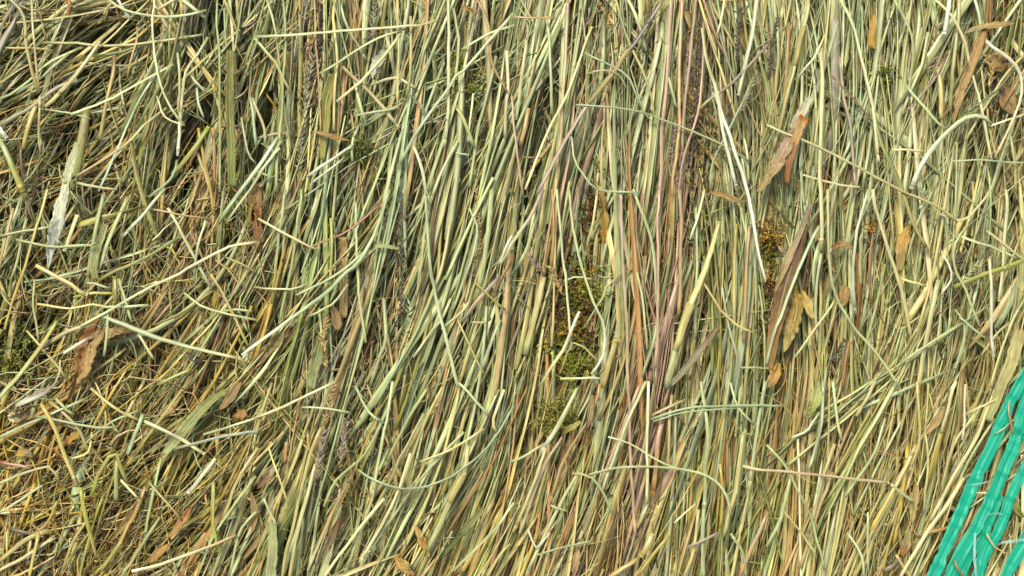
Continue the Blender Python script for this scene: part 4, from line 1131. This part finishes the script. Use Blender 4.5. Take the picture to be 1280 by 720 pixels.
SEEDS = '''
G|404,2 400,45 392,90 385,150|13|darkgrey|-1|long dark grey seed head standing at the top
G|392,70 384,110 378,170 372,215|13|grey|0|shaggy grey seed head below the dark grey one
G|470,2 466,30 464,55|12|grey|1|pale grey seed head above the crumpled scrap
G|501,240 502,290 503,340 500,395|8|darkgrey|6|slim dark purple seed stem among green stalks
G|878,5 874,60 870,120 866,190|11|darkgrey|1|long blackish seed head between pink stalks
G|846,150 840,200 850,240|9|mauve|0|mauve brown seed head behind pink stalks
G|925,10 922,50 920,78|10|darkgrey|0|dark seed head beside the bright pale green stalk
G|912,130 905,165 893,200|9|darkgrey|3|dark feathery seed head beside the long white stalk
G|662,318 670,332 682,342|11|mauve|7|purple grey seed tuft left of the mossy hollow
G|690,335 697,352 703,368|12|tan|5|tan seed tuft hanging beside the mossy hollow
G|404,540 400,570 397,600|12|mauve|6|purple seed head beside the long straw stalk
G|434,525 430,550 425,582|11|mauve|6|purple seed head under the short mint stem
G|417,480 412,505 405,530|10|tan|6|straw coloured seed head at the top of the long straw stalk
G|408,395 404,430 410,460|12|tan|3|shaggy tan seed head below the sweeping mint stem
G|972,20 965,60 960,100|11|darkgrey|2|wispy dark seed head beside the branched twig
G|1172,30 1168,60 1160,95|12|mauve|0|mauve seed head behind the bowed cream stem
G|1235,70 1240,90 1236,110|14|tan|5|tan fluffy seed head inside the hooked stem
G|1150,232 1155,245 1148,262|11|bluegreen|6|grey green seed tuft under the elbow stem
G|1200,318 1190,335 1185,352|13|darkgrey|5|dark twiggy seed tuft at the thick yellow green stalk's end
G|1222,330 1208,345 1200,352|10|bluegreen|6|blue green feathery tuft at the thick stalk's end
G|1055,425 1045,445 1035,450|10|darkgrey|4|dark seed tuft near the golden leaf
G|515,120 540,150 560,150|9|grey|5|fine grey seed spray below the level straw
G|945,90 935,120 925,140|9|grey|6|grey wispy seed spray beside the torn leaf
G|595,235 600,300 590,330|8|tan|2|slender tan seed head beside the long middle stem
G|513,380 508,410 505,420|11|bluegreen|5|blue green tuft at the foot of the purple seed stem
'''

for ln in [s for s in (STALKS + STALKS2).splitlines() if s.strip()]:
    f = ln.split('|')
    parts = f[6] if len(f) > 6 else ''
    stalk('|'.join(f[:6]), parts=parts, group=STALK_GROUP)

GRP = {'grass_leaf': ('grass leaf', 'dry leaf blades among the stalks'), 'leaf_scrap': ('leaf scrap', 'dry leaf scraps among the stalks'),
       'torn_leaf': ('torn leaf', None), 'brown_leaf': ('dry leaf', None), 'golden_leaf': ('dry leaf', None),
       'bark_flake': ('bark flake', 'bark flakes among the stalks'), 'bark_strip': ('bark strip', 'bark strips among the stalks')}
for ln in BLADES.strip().splitlines():
    f = ln.split('|')
    cat, grp = GRP[f[6]]
    stalk('|'.join(f[:6]), form='blade', name=f[6], cat=cat, group=grp, crumple=float(f[7]))

def seed_head(line):
    P, w, cols, z, lab = parse(line)
    rng = np.random.default_rng(int(P[0][0] * 3 + P[0][1]))
    n = len(P); K = 10
    q = spline([(a, b, z) for a, b in P], K)
    p3 = np.array([px(*r) for r in q])
    o = empty('seed_head', p3[K // 2])
    base = lin(PAL[cols[0]])
    add_obj('stem', [sweep(p3[None], np.full((1, K), .8 * S), np.repeat(base[None] * .9, K, 0)[None], profile('round', 6), rng=rng)], M_STALK, o)
    L = np.linalg.norm(np.diff(p3, axis=0), axis=1).sum()
    m = int(np.clip(L / (2.6 * S), 12, 46))
    wd = w[0] * S
    for i in range(m):
        t = (i + .5) / m; k = min(K - 2, int(t * (K - 1))); fr = t * (K - 1) - k
        b = p3[k] * (1 - fr) + p3[k + 1] * fr
        d = p3[k] - p3[k + 1]; d /= np.linalg.norm(d)
        side = np.cross(d, [0, 0, 1]) * (1 if i % 2 else -1)
        dr = d * rng.uniform(.6, 1.1) + side * rng.uniform(.15, .75) + np.array([0, 0, rng.uniform(-.1, .6)])
        dr /= np.linalg.norm(dr)
        ll = wd * rng.uniform(.5, .95)
        s = np.array([0, .25, .55, .8, 1.15, 1.9])[:, None]
        ax = b + dr * s * ll * .8 + side * (s ** 2) * ll * .05
        ws = ll * np.array([.05, .15, .17, .10, .025, .008])
        C = np.repeat((base * rng.lognormal(0, .22) * np.exp(rng.normal(0, .05, 3)))[None], 6, 0); C[4:] = C[4:] * .5 + lin(PAL['straw']) * .5
        add_obj('spikelet', [sweep(ax[None], ws[None], C[None], profile('round', 5), rng=rng)], M_SEED, o)
    tag(o, lab, 'seed head', 'grass seed heads among the stalks')
for ln in SEEDS.strip().splitlines(): seed_head(ln)

# pale crumpled scrap near the top
stalk('G|482,60 474,80 466,100|10-17-12|blue>white|2|pale blue grey crumpled scrap behind crossing stalks', 'blade', 'paper_scrap', 'paper scrap', crumple=1.0)

# ---------------------------------------------------------------- green net wrap: flat tapes tied by clear film threads
net = empty('green_net', px(1235, 620, .008))
tag(net, 'green plastic bale net with crinkled tapes crossing the corner of the hay', 'bale net')
def tape(pts, w, z, seed, mat=None, name='tape', M=26, folds=.05):
    rng = np.random.default_rng(seed)
    P = [(964 + a / 3, 480 + b / 3) for a, b in pts]
    L = sum(math.dist(P[i], P[i + 1]) for i in range(len(P) - 1))
    K = int(max(6, L / 3.2))
    q = spline([(a, b, z) for a, b in P], K)
    p3 = np.array([px(*r) for r in q])
    t = np.linspace(0, 1, K)
    W = np.interp(t, np.linspace(0, 1, len(w)), w) * .38 * S
    for s_ in rng.uniform(.08, .92, max(1, int(L / 70))): W *= 1 - .16 * np.exp(-((t - s_) / .015) ** 2)
    W *= 1 + np.convolve(rng.normal(0, .05, K), np.ones(5) / 5, 'same')[:K]
    m = M // 2
    x = np.linspace(-1, 1, m)
    ph = rng.uniform(0, 6, 4)
    prof = profile('blade', M)
    # lengthwise pleats that wander
    V, Q, caps, CC, UV = sweep(p3[None], W[None], np.full((1, K, 3), .3), prof, (np.convolve(rng.normal(0, .3, K), np.ones(5) / 5, 'same')[:K])[None], rng=rng)
    V = V.reshape(K, M, 3)
    xa = prof[:, 0]
    ple = np.sin(xa[None] * 4.2 + ph[0] + 2.2 * np.sin(t[:, None] * L / 45 + ph[1])) * .6 + np.sin(xa[None] * 9 + ph[2] + 3 * np.sin(t[:, None] * L / 28)) * .4
    V[..., 2] = p3[:, None, 2] + folds * W[:, None] * ple * 1.6 - (np.arange(M) >= m)[None] * 0.00012 + (V[..., 2] - p3[:, None, 2]) * .15
    for s_ in rng.uniform(.05, .95, int(L / 14) + 1): V[..., 2] += rng.uniform(-.0009, .0009) * np.exp(-((t - s_) / .012) ** 2)[:, None]
    return add_obj(name, [(V.reshape(-1, 3), Q, caps, CC, UV)], mat or M_TAPE, net)
tape([(985, -90), (935, 0), (880, 110), (830, 230), (760, 370), (700, 510), (650, 620), (600, 745)], [17, 20, 21, 21, 22, 20, 21, 22], .0085, 1)
tape([(1010, -60), (960, 60), (920, 200), (880, 300), (830, 420), (780, 520), (720, 620), (665, 745)], [20, 24, 23, 21, 20, 20, 22, 24], .0070, 2)
tape([(1010, 200), (960, 300), (900, 420), (860, 530), (800, 640), (765, 745)], [18, 18, 17, 19, 20, 20], .0078, 3)
tape([(1010, 480), (960, 575), (905, 670), (870, 745)], [20, 22, 22, 20], .0080, 4)
tape([(865, 420), (800, 560), (740, 660), (705, 745)], [8, 13, 14, 15], .0050, 5)
tape([(990, -30), (965, 120), (940, 210)], [18, 16, 6], .0045, 6)
for i, (pts, w) in enumerate([
    ([(812, 490), (840, 484), (868, 488)], [2, 3, 2]), ([(850, 600), (900, 590), (970, 583)], [2, 3.4, 3]), ([(765, 560), (762, 640), (768, 720)], [2, 3, 2]),
    ([(728, 380), (770, 376), (815, 366)], [1.6, 2.4, 1.6])]):
    tape(pts, [v * 1.7 for v in w], .0098, 40 + i, M_FILM, 'film_thread', M=10, folds=.05)

labs = {}
for o in col.objects:
    if o.parent is None and 'label' in o: labs.setdefault(o['label'], []).append(o.name)
print('DUP', {k: v for k, v in labs.items() if len(v) > 1})
